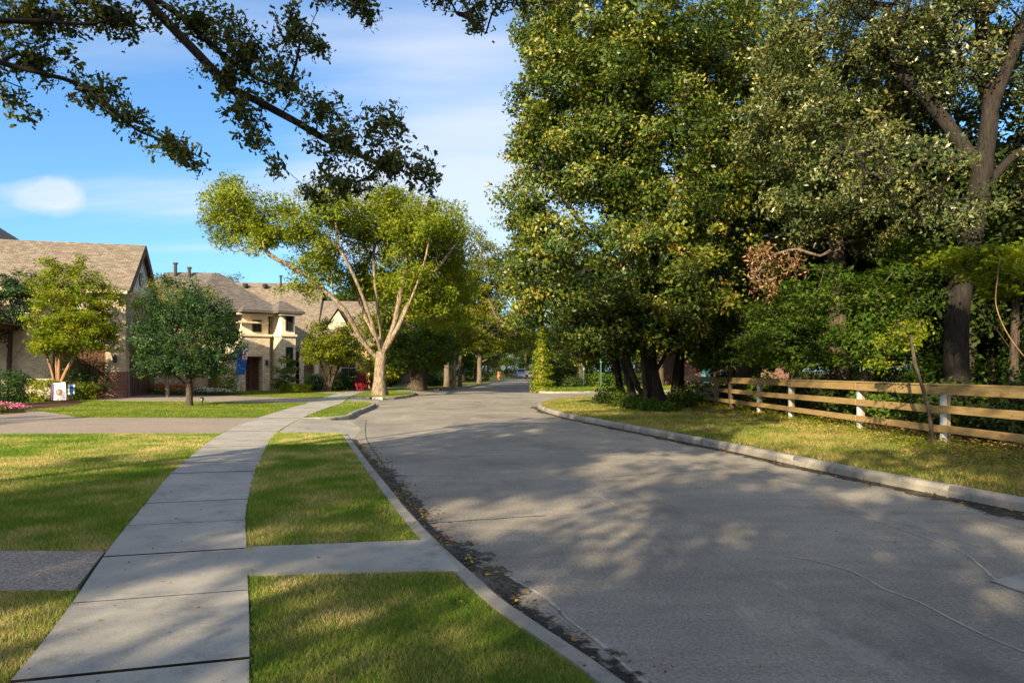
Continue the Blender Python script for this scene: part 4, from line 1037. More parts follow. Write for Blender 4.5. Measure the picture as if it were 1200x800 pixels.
# ------------------------------------------------------------ parked vehicles at the far end
def vehicle(label, cat, x, y, rz, paint, L, W, Hh, van):
    t = thing('parked_van' if van else 'parked_car', label, cat, (x, y, 0.0), rz)
    hb = .55*Hh if not van else .5*Hh
    body = [(-L/2, .28), (-L/2, hb), (-L/2+.15, hb+.05), (L/2-.25, hb-.02), (L/2, hb-.2), (L/2, .28)]
    cab = ([(-L/2+.08, hb+.03), (-L/2+.2, Hh), (L*.22, Hh), (L*.36, hb)] if van else [(-L*.40, hb+.03), (-L*.27, Hh), (L*.10, Hh), (L*.26, hb)])
    MB().slab([(a, -W/2, b) for a, b in body], (0, 1, 0), W).build('body', paint, t, bevel=.07)
    MB().slab([(a, -W/2+.09, b) for a, b in cab], (0, 1, 0), W-.18).build('cabin', paint, t, bevel=.06)
    g = MB(); wx = [c[0] for c in cab]
    for s_ in (-1, 1): yy = s_*(W/2-.085); g.box(wx[0]+.28, min(yy, yy+s_*.012), hb+.08, wx[3]-.35, max(yy, yy+s_*.012), Hh-.14)
    g.box(wx[0]-.0+.05, -W/2+.25, hb+.12, wx[0]+.10, W/2-.25, Hh-.15); g.build('side_window', 'window_glass', t)
    for sx in (-L*.31, L*.31):
        for s_ in (-1, 1):
            yy = s_*(W/2-.08); wo = MB().tube((sx, yy-.11, .33), (sx, yy+.11, .33), .33, .33, 20).build('wheel', 'rubber', t); MB().tube((sx, yy-.12, .33), (sx, yy+.12, .33), .2, .2, 14).build('rim', 'metal_grey', wo)
    for s_ in (-1, 1):
        MB().box(L/2-.03, s_*W*.36-.15, hb-.32, L/2+.012, s_*W*.36+.15, hb-.2).build('headlight', 'sign_grey', t, bevel=.01)
        MB().box(-L/2-.012, s_*W*.38-.1, hb-.3, -L/2+.03, s_*W*.38+.1, hb-.05).build('tail_light', 'red_lamp', t, bevel=.01)
    MB().box(-L/2-.02, -W/2+.05, .3, -L/2+.06, W/2-.05, .42).build('bumper', 'metal_dark', t)
vehicle('dark blue van parked across the far end of the street beyond the octagonal sign', 'van', 1.45, 140, R(100), 'car_blue', 4.9, 1.9, 2.0, True)
vehicle('white car far down the street between the van and the ivy trunk', 'car', 3.6, 133, R(80), 'car_white', 4.5, 1.8, 1.5, False)
vehicle('black car at the right kerb mostly hidden behind the ivy trunk', 'car', 3.55, 92, R(86), 'car_black', 4.4, 1.8, 1.5, False)
# ------------------------------------------------------------ trees, left side
def A_(px, py, Y): return tuple(at(px, py, Y))
def base_at(px, Y): return ((px-600)/800*Y, Y, LAND)
# crape myrtle with the garden flag
Y = 34.5; b = base_at(68, Y)
make_tree('crape_myrtle', 'bright yellow green small tree with orange multiple stems in front of the brick house', 'tree', b,
    [[b, A_(69, 440, Y), A_(70, 420, Y), A_(74, 385, Y), A_(78, 340, Y)], [b, A_(62, 440, Y), A_(56, 420, Y), A_(48, 400, Y-.4), A_(42, 370, Y-.5)], [b, A_(73, 445, Y), A_(83, 425, Y), A_(98, 395, Y), A_(115, 360, Y+.3)], [b, A_(66, 430, Y), A_(66, 400, Y+.6), A_(60, 340, Y+.8)]],
    [plobe(84, 325, 40, 32, Y, 1.6), plobe(58, 345, 28, 38, Y, 1.4), plobe(110, 355, 32, 40, Y, 1.6), plobe(84, 385, 52, 34, Y, 1.9, 1.4), plobe(84, 365, 45, 45, Y-.6, 1.5), plobe(55, 400, 25, 22, Y-.5, 1.1), plobe(118, 398, 22, 20, Y, 1.2)],
    340, 95, .13, .06, 'leaf_bright', 'bark_smooth', .13, 21, clump_r=.40, flare=1.2, up=1.1, flat=.45, step=.35, power=.42, shell=.45)
Y = 36.3; b = base_at(12, Y)
make_tree('dark_tree', 'dark green tree cut by the left edge of the picture beside the timber porch', 'tree', b, auto_limbs(b, 6.2, 2, 5, 3), [plobe(8, 352, 32, 34, Y, 1.6), plobe(-22, 365, 35, 40, Y, 1.8), plobe(30, 335, 18, 26, Y-.2, 1.0)],
    130, 85, .13, .07, 'leaf_dark', 'bark_oak', .12, 22, clump_r=.42, flare=1.2)
Y = 29.3; b = base_at(222, Y)
make_tree('round_tree', 'round dense dark green lawn tree with a short straight dark trunk', 'tree', b,
    [[b, A_(222, 450, Y), A_(221, 425, Y), A_(220, 380, Y), A_(218, 345, Y)]]+[[A_(221, 452-6*i, Y), A_(221+dx*.6, 432-8*i, Y+dy*.5), A_(221+dx, 405-14*i, Y+dy)] for i, (dx, dy) in enumerate(((-38, -.5), (38, .4), (-20, 1.2), (24, -1.2), (0, 1.4)))],
    [plobe(218, 395, 58, 50, Y, 2.1, 1.6), plobe(206, 356, 38, 36, Y, 1.5), plobe(238, 366, 30, 30, Y, 1.3), plobe(262, 395, 20, 24, Y, 1, .7), plobe(172, 390, 18, 26, Y, 1, .7), plobe(190, 415, 34, 28, Y-.4, 1.4), plobe(250, 412, 30, 30, Y-.2, 1.4), plobe(220, 425, 42, 22, Y-.7, 1.3)],
    420, 100, .085, .045, 'leaf_dark', 'bark_oak', .125, 23, clump_r=.34, flare=1.25, up=.5, flat=.7, step=.35, shell=.7)
Y = 38.5; b = base_at(196, Y)
make_tree('feathery_tree', 'pale olive feathery tree rising just behind the round dark tree', 'tree', b, auto_limbs(b, 6.0, 2, 5, 5), [plobe(196, 350, 34, 28, Y, 1.5), plobe(180, 370, 26, 30, Y, 1.4), plobe(228, 342, 28, 18, Y, 1.2), plobe(170, 395, 20, 30, Y, 1.2), plobe(205, 385, 40, 40, Y, 1.5)],
    200, 60, .13, .04, 'leaf_olive', 'bark_grey', .11, 24, clump_r=.45, flare=1.2, up=.3, flat=.9)
Y = 46.2; b = base_at(334, Y)
make_tree('sapling', 'young layered sapling in front of the square stone tower', 'tree', b, [[b, A_(334, 440, Y), A_(333, 425, Y), A_(334, 412, Y)]], [plobe(334, 434, 15, 6, Y, .8), plobe(332, 445, 17, 6, Y, .9), plobe(334, 422, 9, 6, Y, .5), plobe(326, 452, 8, 4, Y, .5)],
    60, 40, .12, .06, 'leaf_green', 'bark_oak', .06, 25, clump_r=.28, flare=1.1, flat=.3, step=.3)
Y = 48.5; b = base_at(386, Y)
make_tree('small_tree', 'rounded mid green small tree with several stems in front of the tan roof', 'tree', b,
    [[b, A_(386, 440, Y), A_(388, 420, Y), A_(390, 395, Y)], [b, A_(380, 438, Y), A_(372, 415, Y), A_(368, 400, Y)], [b, A_(392, 438, Y), A_(403, 420, Y+.4), A_(408, 405, Y+.5)]],
    [plobe(386, 392, 26, 22, Y, 1.6), plobe(372, 410, 20, 20, Y, 1.4), plobe(402, 408, 20, 22, Y, 1.4), plobe(388, 415, 30, 16, Y-.5, 1.6)],
    190, 75, .15, .08, 'leaf_olive', 'bark_oak', .17, 26, clump_r=.45, flare=1.2)
# the big pale tree
Y = 41.5; b = base_at(445, Y)
D = [[b, A_(445, 445, Y), A_(446, 425, Y), A_(447, 412, Y), A_(446, 385, Y+.2), A_(440, 340, Y+.5), A_(438, 295, Y+1), A_(446, 255, Y+1.2)],
     [A_(443, 420, Y), A_(425, 400, Y-.4), A_(405, 365, Y-.9), A_(380, 340, Y-1.2), A_(350, 317, Y-1.4), A_(315, 298, Y-1.4), A_(298, 272, Y-1.2), A_(282, 248, Y-1)],
     [A_(447, 415, Y), A_(438, 385, Y-.7), A_(424, 345, Y-1), A_(408, 310, Y-1.3), A_(392, 285, Y-1.5), A_(370, 280, Y-1.7)],
     [A_(397, 290, Y-1.4), A_(394, 262, Y-1.5), A_(400, 240, Y-1.6)],
     [A_(448, 415, Y), A_(462, 380, Y-.2), A_(470, 340, Y), A_(478, 300, Y), A_(480, 260, Y)],
     [A_(450, 412, Y), A_(466, 385, Y-.8), A_(484, 345, Y-1), A_(498, 305, Y-1.2), A_(505, 270, Y-1.2)],
     [A_(470, 375, Y-.7), A_(482, 350, Y+.3), A_(512, 315, Y+.6), A_(535, 285, Y+.6)],
     [A_(445, 400, Y), A_(428, 372, Y+1.4), A_(420, 330, Y+2), A_(440, 290, Y+2.4)], [A_(392, 350, Y-1), A_(388, 325, Y-1), A_(396, 300, Y-.8)]]
make_tree('pale_barked_tree', 'large spreading yellow green tree with a pale forked trunk by the far driveway kerb', 'tree', b, D,
    [plobe(276, 238, 36, 34, Y-1, 2.4), plobe(300, 275, 34, 30, Y-1.2, 2.2, .8), plobe(258, 268, 20, 26, Y-1, 1.8, .7), plobe(342, 262, 48, 34, Y-1, 2.6), plobe(375, 300, 40, 34, Y, 2.4, .9), plobe(350, 335, 30, 18, Y-1, 1.6, .5), plobe(400, 245, 50, 30, Y-.5, 3, 1.0),
     plobe(440, 262, 52, 38, Y+1, 3.4, 1.1), plobe(478, 285, 46, 40, Y+1, 3, 1.1), plobe(500, 262, 50, 34, Y, 3, 1.1), plobe(519, 294, 38, 42, Y+3, 1.9, 1.1), plobe(490, 335, 40, 34, Y+1, 2.8, .8), plobe(425, 325, 34, 26, Y+2.6, 2, .9), plobe(470, 335, 34, 26, Y+2, 2, .8), plobe(505, 352, 34, 24, Y+1.5, 2, .8), plobe(365, 318, 30, 20, Y-.5, 2, .5), plobe(538, 345, 30, 34, Y+5, 2, .8), plobe(515, 372, 30, 18, Y+5, 2, .6), plobe(460, 225, 40, 12, Y, 2.2, .5)],
    900, 110, .20, .070, 'leaf_pecan', 'bark_pecan', .34, 27, clump_r=.68, r_tip=.014, up=.5, flat=.7, step=.6, power=.52, flare=1.6, shell=.35)
# leaning dark tree, tall olive trees and the small kerb trees behind it
Y = 54; b = base_at(489, Y)
make_tree('leaning_tree', 'dark green tree with a thick leaning rugged trunk beyond the pale tree', 'tree', b, [[b, A_(490, 444, Y), A_(495, 430, Y), A_(500, 412, Y), A_(515, 385, Y), A_(528, 370, Y)], [A_(493, 436, Y), A_(480, 420, Y), A_(468, 405, Y)], [A_(496, 425, Y), A_(492, 405, Y), A_(488, 385, Y)]],
    [plobe(490, 398, 32, 26, Y, 2.6), plobe(472, 412, 24, 22, Y-.5, 2.2), plobe(512, 405, 28, 26, Y-.5, 2.4), plobe(498, 418, 32, 16, Y-1, 2.2)], 220, 80, .19, .10, 'leaf_green', 'bark_oak', .62, 28, clump_r=.65, flare=1.3, power=.5)
Y = 64; b = base_at(524, Y)
make_tree('tall_olive_tree', 'tall olive yellow tree rising behind the leaning dark tree', 'tree', b, auto_limbs(b, 13, 5, 7, 9), [plobe(512, 340, 52, 42, Y, 4), plobe(548, 355, 40, 44, Y, 3.6), plobe(548, 300, 36, 40, Y, 3.4), plobe(496, 375, 40, 26, Y, 3.4), plobe(560, 385, 32, 28, Y-1, 3), plobe(570, 330, 26, 44, Y, 3, 1), plobe(592, 370, 28, 22, Y, 3, .8), plobe(596, 325, 22, 26, Y+1, 3, .9)],
    430, 90, .26, .11, 'leaf_olive', 'bark_grey', .28, 29, clump_r=.9, flare=1.3)
Y = 80; b = base_at(562, Y)
make_tree('far_kerb_tree', 'pale green arching tree over the far left kerb near the octagonal sign', 'tree', b, auto_limbs(b, 8, 6, 7, 10), [plobe(570, 410, 42, 12, Y, 4), plobe(590, 395, 40, 20, Y, 4), plobe(548, 400, 24, 20, Y, 3), plobe(605, 418, 30, 8, Y-2, 3)],
    200, 70, .26, .12, 'leaf_olive', 'bark_grey', .28, 30, clump_r=.8, flare=1.2, minz=4.0)
Y = 57; 
for px, lb in ((532, 'slim pale trunked tree at the kerb, nearer of two past the leaning tree'), (539, 'slim dark trunked young tree just right of the pale trunked one at the kerb')):
    b = base_at(px, Y if px == 532 else 62); make_tree('kerb_tree', lb, 'tree', b, [[b, (b[0], b[1], 2), (b[0]+.1, b[1], 3.4), (b[0]+.2, b[1], 6.2)]], [(b[0]+.2, b[1], 5.2, 1.7, 1.7, 1.9), (b[0]-.6, b[1], 4.2, 1.3, 1.3, 1.0)], 90, 60, .2, .1, 'leaf_green' if px == 539 else 'leaf_olive', 'bark_pecan' if px == 532 else 'bark_oak', .17, px, clump_r=.6, flare=1.2, group='slim kerb trees past the leaning tree')
# left background crowns between the houses and the street
for i, (px, Y, r, py, m_, lb) in enumerate(((432, 60, 34, 395, 'leaf_olive', 'yellow green tree behind the pale trunk, left of the leaning tree'), (415, 74, 30, 360, 'leaf_green', 'distant green crown over the right end of the tan roof'), (462, 78, 40, 370, 'leaf_green', 'distant dark green crown right of the pale trunk'), (395, 85, 28, 372, 'leaf_shade', 'distant dark crown behind the ridge of the tan roof'))):
    b = base_at(px, Y); R_ = r/FOC*Y; zc = at(px, py, Y).z
    make_tree('background_tree', lb, 'tree', b, auto_limbs(b, zc+R_*.5, R_*.7, 6, 40+i), [(b[0], b[1], zc, R_, R_*.8, R_*.9), (b[0]+R_*.4, b[1], zc*.55, R_*.8, R_*.7, R_*.8), (b[0]-R_*.5, b[1], zc*.6, R_*.7, R_*.7, R_*.7)], 240, 75, .24, .12, m_, 'bark_oak', .3, 41+i, clump_r=.85, flare=1.2)

# ------------------------------------------------------------ the wood on the right
Y = 27; b = base_at(772, Y)
G = [[b, A_(768, 455, Y), A_(762, 425, Y), A_(760, 385, Y), A_(765, 330, Y+.4), A_(770, 250, Y+.8), A_(765, 160, Y+1), A_(760, 80, Y+1)],
     [b, A_(748, 455, Y-.3), A_(735, 420, Y-.6), A_(712, 385, Y-1.2), A_(680, 362, Y-1.8), A_(645, 355, Y-2.2), A_(610, 362, Y-2.5)],
     [A_(762, 410, Y), A_(745, 350, Y-1.2), A_(715, 300, Y-2), A_(680, 260, Y-2.4), A_(650, 215, Y-2.6)],
     [A_(764, 330, Y), A_(735, 270, Y-1), A_(722, 200, Y-1.6), A_(700, 130, Y-2), A_(690, 60, Y-2)],
     [A_(764, 330, Y), A_(800, 280, Y-.8), A_(815, 210, Y-1.2), A_(825, 130, Y-1.4)],
     [A_(766, 250, Y+.6), A_(740, 180, Y+.8), A_(690, 120, Y+1), A_(650, 90, Y+1)], [A_(770, 360, Y), A_(740, 330, Y-2), A_(690, 318, Y-3), A_(640, 300, Y-3.4)],
     [A_(766, 440, Y), A_(790, 400, Y-1), A_(825, 360, Y-1.6), A_(850, 320, Y-1.8)]]
make_tree('big_oak', 'huge oak arching over the street from the corner verge, largest tree on the right', 'tree', b, G,
    [plobe(690, 40, 85, 70, Y, 3.4, 1.1), plobe(660, 110, 66, 60, Y-1, 3.2, 1.1), plobe(628, 170, 40, 56, Y-1, 2.6, 1), plobe(690, 190, 60, 60, Y-2, 3, 1.1), plobe(618, 245, 34, 46, Y-1.2, 2.6, 1), plobe(650, 290, 50, 50, Y-2.2, 2.6, 1), plobe(620, 330, 34, 38, Y-1.8, 2.4, .9),
     plobe(720, 120, 60, 70, Y-2, 3, 1), plobe(770, 50, 80, 60, Y-1, 3.4, 1), plobe(790, 150, 60, 60, Y-1.6, 3, 1), plobe(740, 290, 56, 44, Y-2.6, 2.4, .7), plobe(800, 250, 56, 56, Y-2, 2.8, .9), plobe(700, 345, 60, 30, Y-2.6, 2.4, .9), plobe(800, 340, 60, 46, Y-2.2, 2.4, .9), plobe(840, 60, 50, 60, Y, 3, .8), plobe(640, 40, 40, 40, Y+.5, 2.4, .8), plobe(735, 180, 50, 70, Y-1.5, 2.6, 1), plobe(745, 90, 55, 60, Y-1, 3, 1), plobe(745, 250, 50, 50, Y-1, 2.6, .8), plobe(700, 390, 50, 22, Y-1, 2.2, .9), plobe(770, 385, 60, 24, Y-1.6, 2, 1), plobe(680, 410, 30, 14, Y+1, 2, .7), plobe(616, 368, 24, 18, Y-1, 2, .8), plobe(607, 320, 20, 34, Y-1, 2, .8)],
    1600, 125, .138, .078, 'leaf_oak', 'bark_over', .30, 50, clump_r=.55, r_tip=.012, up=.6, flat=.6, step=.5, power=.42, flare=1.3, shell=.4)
# the dark stems clumped at its foot
for i, (px, Y, lean, top, lb) in enumerate(((745, 27.6, -26, 375, 'dark stem leaning left at the foot of the big oak'), (757, 26.2, -6, 380, 'thin dark upright stem against the foot of the big oak'), (788, 27.5, 14, 372, 'dark stem leaning right beside the big oak'), (797, 29.5, 2, 370, 'slim dark stem between the big oak and the end of the board fence'), (730, 29.0, -16, 380, 'crooked dark stem leftmost at the corner thicket'))):
    b = base_at(px, Y); make_tree('understory_tree', lb, 'tree', b, [[b, A_(px+lean*.3, 445, Y), A_(px+lean*.6, 415, Y), A_(px+lean, top, Y-.3), A_(px+lean*1.2, top-30, Y-.4)]], [plobe(px+lean, top, 30, 26, Y-.4, 1.3), plobe(px+lean*1.2, top+22, 28, 16, Y, 1.2), plobe(px+lean*.8, top-24, 22, 16, Y, 1.1)],
        75, 70, .13, .07, 'leaf_green' if i % 2 else 'leaf_shade', 'bark_over', .15 if i != 1 else .09, 60+i, clump_r=.5, flare=1.2, group='dark stems at the street corner')
Y = 30; b = base_at(872, Y)
make_tree('oak', 'tall oak behind the third post of the board fence, right of the huge oak', 'tree', b, auto_limbs(b, 17, 5, 8, 61, (.4, 0)),
    [plobe(860, 110, 64, 70, Y-1, 3, 1), plobe(900, 40, 70, 60, Y, 3, 1), plobe(860, 220, 56, 60, Y-2, 3, 1), plobe(890, 310, 50, 40, Y-2, 2.4, .8), plobe(830, 310, 44, 40, Y-1, 2.6, .7), plobe(930, 130, 50, 60, Y, 3, .8), plobe(915, 220, 40, 60, Y-1, 2.6, .8), plobe(840, 180, 50, 60, Y-1, 2.6, .8)], 800, 80, .165, .09, 'leaf_oak', 'bark_oak', .36, 62, clump_r=.55, flare=1.3)
Y = 23.5; b = base_at(985, Y)
make_tree('oak', 'oak with pale grey green leaves behind the middle of the board fence', 'tree', b, auto_limbs(b, 14, 4.5, 8, 63, (-.6, -.5)),
    [plobe(960, 60, 80, 60, Y-1, 2.6, 1), plobe(930, 150, 66, 60, Y-1.6, 2.6, 1), plobe(1000, 170, 60, 60, Y-1.6, 2.6, 1), plobe(960, 240, 60, 50, Y-1.6, 2.4, .9), plobe(1040, 90, 56, 60, Y-1, 2.6, .9), plobe(1030, 250, 50, 46, Y-1, 2.2, .7)], 800, 85, .135, .055, 'leaf_oakpale', 'bark_oak', .3, 64, clump_r=.44, flare=1.3, up=.4)
Y = 18.2; b = base_at(1122, Y)
I = [[b, A_(1121, 400, Y), A_(1124, 350, Y), A_(1132, 300, Y), A_(1145, 240, Y), A_(1154, 180, Y), A_(1160, 120, Y), A_(1152, 50, Y+.2), A_(1148, -40, Y+.3), A_(1140, -120, Y+.2)],
     [A_(1158, 140, Y), A_(1174, 95, Y-.2), A_(1192, 50, Y-.3), A_(1208, 0, Y-.4), A_(1225, -80, Y-.4)],
     [A_(1150, 200, Y), A_(1120, 160, Y+.5), A_(1090, 120, Y+.8), A_(1050, 80, Y+1), A_(1020, 40, Y+1.2)], [A_(1148, 230, Y), A_(1180, 190, Y+.6), A_(1220, 160, Y+1), A_(1260, 120, Y+1)],
     [A_(1140, 260, Y), A_(1105, 240, Y-.8), A_(1060, 215, Y-1.2), A_(1015, 205, Y-1.4)]]
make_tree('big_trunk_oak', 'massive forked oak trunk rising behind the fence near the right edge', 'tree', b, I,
    [plobe(1060, 50, 50, 46, Y+.6, 1.8, 1), plobe(1110, 90, 46, 44, Y+.8, 1.8, .8), plobe(1140, 10, 60, 36, Y, 1.8, .9), plobe(1070, 200, 56, 40, Y-1, 1.6, .9), plobe(1110, 250, 50, 30, Y-1.2, 1.5, .8), plobe(1230, 60, 50, 80, Y, 2, .9), plobe(1010, 190, 40, 40, Y-1, 1.5, .7), plobe(1180, -70, 90, 50, Y, 2.4, 1), plobe(1210, 210, 40, 40, Y+1.2, 1.6, .6), plobe(1060, -50, 80, 50, Y, 2.4, 1)],
    520, 85, .105, .042, 'leaf_oakpale', 'bark_over', .29, 65, clump_r=.5, flare=1.35, power=.40, up=.4, step=.45)
# low bright green trees just behind the fence
for i, (px, Y, lobes, m_, lb, n) in enumerate((
    (1010, 19.5, [(990, 370, 56, 40, -.6), (1050, 345, 46, 36, -.6), (1020, 405, 50, 24, -.8), (960, 340, 40, 30, 0), (1070, 300, 34, 30, 0)], 'leaf_green', 'low bright green leafy tree behind the middle of the board fence', 260),
    (930, 22.5, [(925, 395, 40, 28, -.6), (895, 410, 34, 22, -.6), (950, 425, 36, 16, -.6), (915, 360, 36, 24, 0)], 'leaf_green', 'low green leafy tree behind the fence under the brown dead leaves', 170),
    (858, 27, [(858, 400, 34, 26, -.4), (835, 415, 28, 20, -.4), (870, 370, 30, 22, 0)], 'leaf_green', 'low leafy tree behind the far end of the board fence', 120),
    (1190, 15.5, [(1165, 320, 34, 16, -.5), (1200, 335, 36, 16, -.5), (1130, 300, 26, 12, 0), (1225, 300, 50, 30, 0)], 'leaf_bright', 'bright leafy small tree right of the massive oak trunk at the picture edge', 110))):
    b = base_at(px, Y); make_tree('low_leafy_tree', lb, 'tree', b, auto_limbs(b, max(1.5, at(px, lobes[0][1]-30, Y).z), 1.0, 4, 70+i), [plobe(a, c, d, e, Y+f, 1.0) for a, c, d, e, f in lobes], n, 58, .105, .06, m_, 'bark_oak', .09, 70+i, clump_r=.42, flat=.35, up=1.2, flare=1.1, step=.35)
# dead brown leaves hanging on a broken branch of the middle oak
Y = 21.5; t = thing('broken_branch', 'broken branch with hanging clusters of dead brown leaves above the fence', 'branch', A_(960, 300, Y))
rng = np.random.default_rng(5); o0 = np.array(A_(960, 300, Y)); lim = [[tuple(np.array(A_(1010, 282, Y+1.6))-o0), tuple(np.array(A_(985, 286, Y+.8))-o0), (0, 0, 0), tuple(np.array(A_(935, 292, Y))-o0), tuple(np.array(A_(905, 300, Y))-o0), tuple(np.array(A_(890, 315, Y))-o0)]]
T = sample_lobes([plobe(902, 298, 34, 14, Y, .7), plobe(884, 325, 9, 28, Y, .5), plobe(906, 332, 8, 26, Y, .4), plobe(930, 306, 16, 14, Y, .5)], 80, rng, .1)-o0
nd, pr, en, _ = skeleton(lim, T, 5, .25); link(bpy.data.objects.new('bough', tube_mesh('bough', nd, pr, en, .05, .006, 'bark_grey', 0, .5)), t)
idx = np.repeat(np.arange(len(en)), 10); P = nd[en][idx]+rng.normal(size=(len(idx), 3))*np.array([.09, .09, .13])-np.array([0, 0, .08]); V, F = leaves(P, rng.normal(size=(len(idx), 3)), .13*(.6+.8*rng.random(len(idx))), .055, False, rng, .6)
link(bpy.data.objects.new('dead_leaves', np_mesh('dead_leaves', V, F, 'leaf_dead', rng.random(len(idx)))), t)
# grey hanging dead twigs over the street
Y = 58; t = thing('dead_twigs', 'tangle of bare grey dead twigs hanging over the far street left of the huge oak', 'branch', A_(572, 350, Y)); o0 = np.array(A_(572, 350, Y))
T = sample_lobes([plobe(588, 380, 26, 18, Y, 1.5), plobe(568, 388, 14, 18, Y, 1.2), plobe(606, 392, 10, 14, Y, 1)], 130, rng, .3)-o0
lim = [[(0, 0, 0), (.3, 0, -.6), tuple(np.array(A_(582, 372, Y))-o0), tuple(np.array(A_(600, 385, Y))-o0)]]
nd, pr, en, _ = skeleton(lim, T, 6, .4, .3); link(bpy.data.objects.new('twigs', tube_mesh('twigs', nd, pr, en, .07, .020, 'bark_grey', 0, .5)), t)
# thin crooked sapling leaning on the fence and the hanging vine
b = base_at(1094, 13.6); Y = 13.6
make_tree('thin_sapling', 'thin crooked sapling leaning across the front of the board fence', 'tree', b, [[b, A_(1088, 480, Y), A_(1080, 450, Y), A_(1072, 425, Y+.1), A_(1068, 395, Y+.4)]], [plobe(1050, 400, 28, 16, Y+.6, .4), plobe(1070, 385, 20, 14, Y+.8, .4), plobe(1030, 425, 16, 8, Y+.5, .3)], 50, 26, .07, .04, 'leaf_bright', 'bark_oak', .036, 80, clump_r=.2, flare=1.1, step=.25, power=.35)
v = thing('vine', 'bare thin vine looping down in front of the dark wood at the right edge', 'vine', A_(1169, 325, 14.5)); o0 = Vector(A_(1169, 325, 14.5)); m = MB(); vp = smooth_path([tuple(Vector(A_(x, y, 14.5))-o0) for x, y in ((1172, 300), (1169, 325), (1167, 355), (1175, 380), (1188, 402), (1205, 422), (1230, 440))], .08)
for a, c in zip(vp, vp[1:]): m.tube(a, c, .011, .011, 5, 0, False)
m.build('stem', 'bark_smooth', v)
# ivy covered trunk beyond the side street
Y = 51; b = base_at(633.5, Y); t = thing('ivy_trunk', 'tall dead trunk wrapped in yellow green ivy at the far corner of the side street', 'tree', b)
m = MB(); zt = at(0, 345, Y).z
pts = smooth_path([(0, 0, -.1), (.05, 0, 2), (.0, 0, 4), (.12, 0, zt)], .4)
for a, c in zip(pts, pts[1:]): m.tube(a, c, .26-.018*a.z, .26-.018*c.z, 10, 0, False)
m.build('trunk', 'bark_smooth', t)
n = 7500; rng = np.random.default_rng(3); z = rng.random(n)**1.25*zt; a = rng.random(n)*6.283; wd = np.interp(z, [0, .6, 2.2, 3.2, 4.5, zt], [.62, .80, .66, .42, .27, .16])*(1+.25*np.sin(z*5+a*2)+.2*np.sin(z*11)); r = wd*(.55+.5*rng.random(n))
keep = rng.random(n) < .86+.14*np.sin(z*4+a*3); z, a, r = z[keep], a[keep], r[keep]; P = np.stack([np.cos(a)*r+.03, np.sin(a)*r, z], 1); V, F = leaves(P, np.stack([np.cos(a), np.sin(a), .5+0*a], 1)+rng.normal(size=(len(a), 3))*.5, .14*(.6+.8*rng.random(len(a))), .1, False, rng, .3)
link(bpy.data.objects.new('ivy', np_mesh('ivy', V, F, 'leaf_bright', rng.random(len(a)))), t)

# masses of woodland behind, copied from three trees
WL_ = 'shaded woodland tree standing among others in the wood'
protos = []
for i in range(3):
    bb = (0, 0, 0); h = (13, 11.5, 14)[i]
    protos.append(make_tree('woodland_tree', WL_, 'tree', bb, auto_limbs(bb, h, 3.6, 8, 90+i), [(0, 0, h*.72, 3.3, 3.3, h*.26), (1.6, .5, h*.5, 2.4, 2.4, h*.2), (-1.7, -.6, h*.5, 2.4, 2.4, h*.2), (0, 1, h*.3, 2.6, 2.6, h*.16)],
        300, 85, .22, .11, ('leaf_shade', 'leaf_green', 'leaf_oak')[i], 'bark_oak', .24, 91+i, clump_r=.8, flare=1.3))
rnd = random.Random(42)
def place(i, x, y, s, sz=None, label=None, group='trees massed in the wood'):
    p = protos[i]
    if not p.get('used'): o = p; p['used'] = 1
    else: o = copy_tree(p)
    o.location = (x, y, LAND); o.rotation_euler = (0, 0, rnd.uniform(0, 6.28)); o.scale = (s, s, sz or s); o['group'] = group
    o['label'] = label or WL_
    return o
wood = [(16, 24), (21, 21), (27, 22), (15.5, 31), (21, 30), (28, 30), (35, 28), (13, 36.5), (19, 38), (26, 38), (34, 37), (43, 36), (24, 13), (11.5, 33), (33, 20), (41, 27), (50, 34), (38, 45), (30, 44), (48, 46), (58, 40), (23, 18), (44, 20), (55, 28), (66, 50), (31, 15), (27.5, 36), (18.5, 34.5)]
for k, (x, y) in enumerate(wood): place(k % 3, x, y, rnd.uniform(.9, 1.15), label='shaded woodland tree behind the board fence')
for k, (x, y) in enumerate([(5.6, 55), (9.5, 58), (12.3, 56.5), (6.6, 66), (11, 74), (7.5, 82), (12, 92), (9.5, 104), (20, 82), (33, 66), (36, 74), (12.5, 120), (18, 135), (17, 150), (27, 110), (46, 84)]): place(k % 3, x, y, rnd.uniform(.85, 1.2), label='woodland tree beyond the side street on the right of the road', group='trees massed beyond the side street')
for k, (x, y) in enumerate([(-9.5, 92), (-8, 112), (-15, 84), (-21, 96), (-13, 104), (-7, 128), (-3, 152), (2, 164), (9, 168), (-9, 150), (-17, 130), (-28, 112), (-30, 84), (-40, 96), (-17, 158), (-26, 140), (15, 172), (-4, 172), (-5.2, 97), (-4.2, 119), (3, 152), (9.5, 160), (6.5, 168)]): place((k+1) % 3, x, y, rnd.uniform(.9, 1.15), label='distant street tree at the far end of the road', group='trees at the far end of the street')
bb = (0, 0, 0); shp = make_tree('shade_tree', 'tree behind the camera', 'tree', bb, auto_limbs(bb, 13, 4, 9, 99), [(0, 0, 9.4, 3.6, 3.6, 3.2), (1.8, .5, 6.6, 2.6, 2.6, 2.4), (-1.9, -.6, 6.8, 2.6, 2.6, 2.4), (0, 1.2, 4.6, 2.6, 2.6, 1.8)],
    SH_N, 60, .24, .13, 'leaf_oak', 'bark_oak', .24, 98, clump_r=.62, flare=1.3, shell=.1)
protos.append(shp)
# trees behind the photographer that throw the dappled shade
for k, (x, y, s, s2) in enumerate(SHADERS): place(3, x, y, s, s2, label='tree behind the camera shading the lawns and road', group='trees behind the camera')

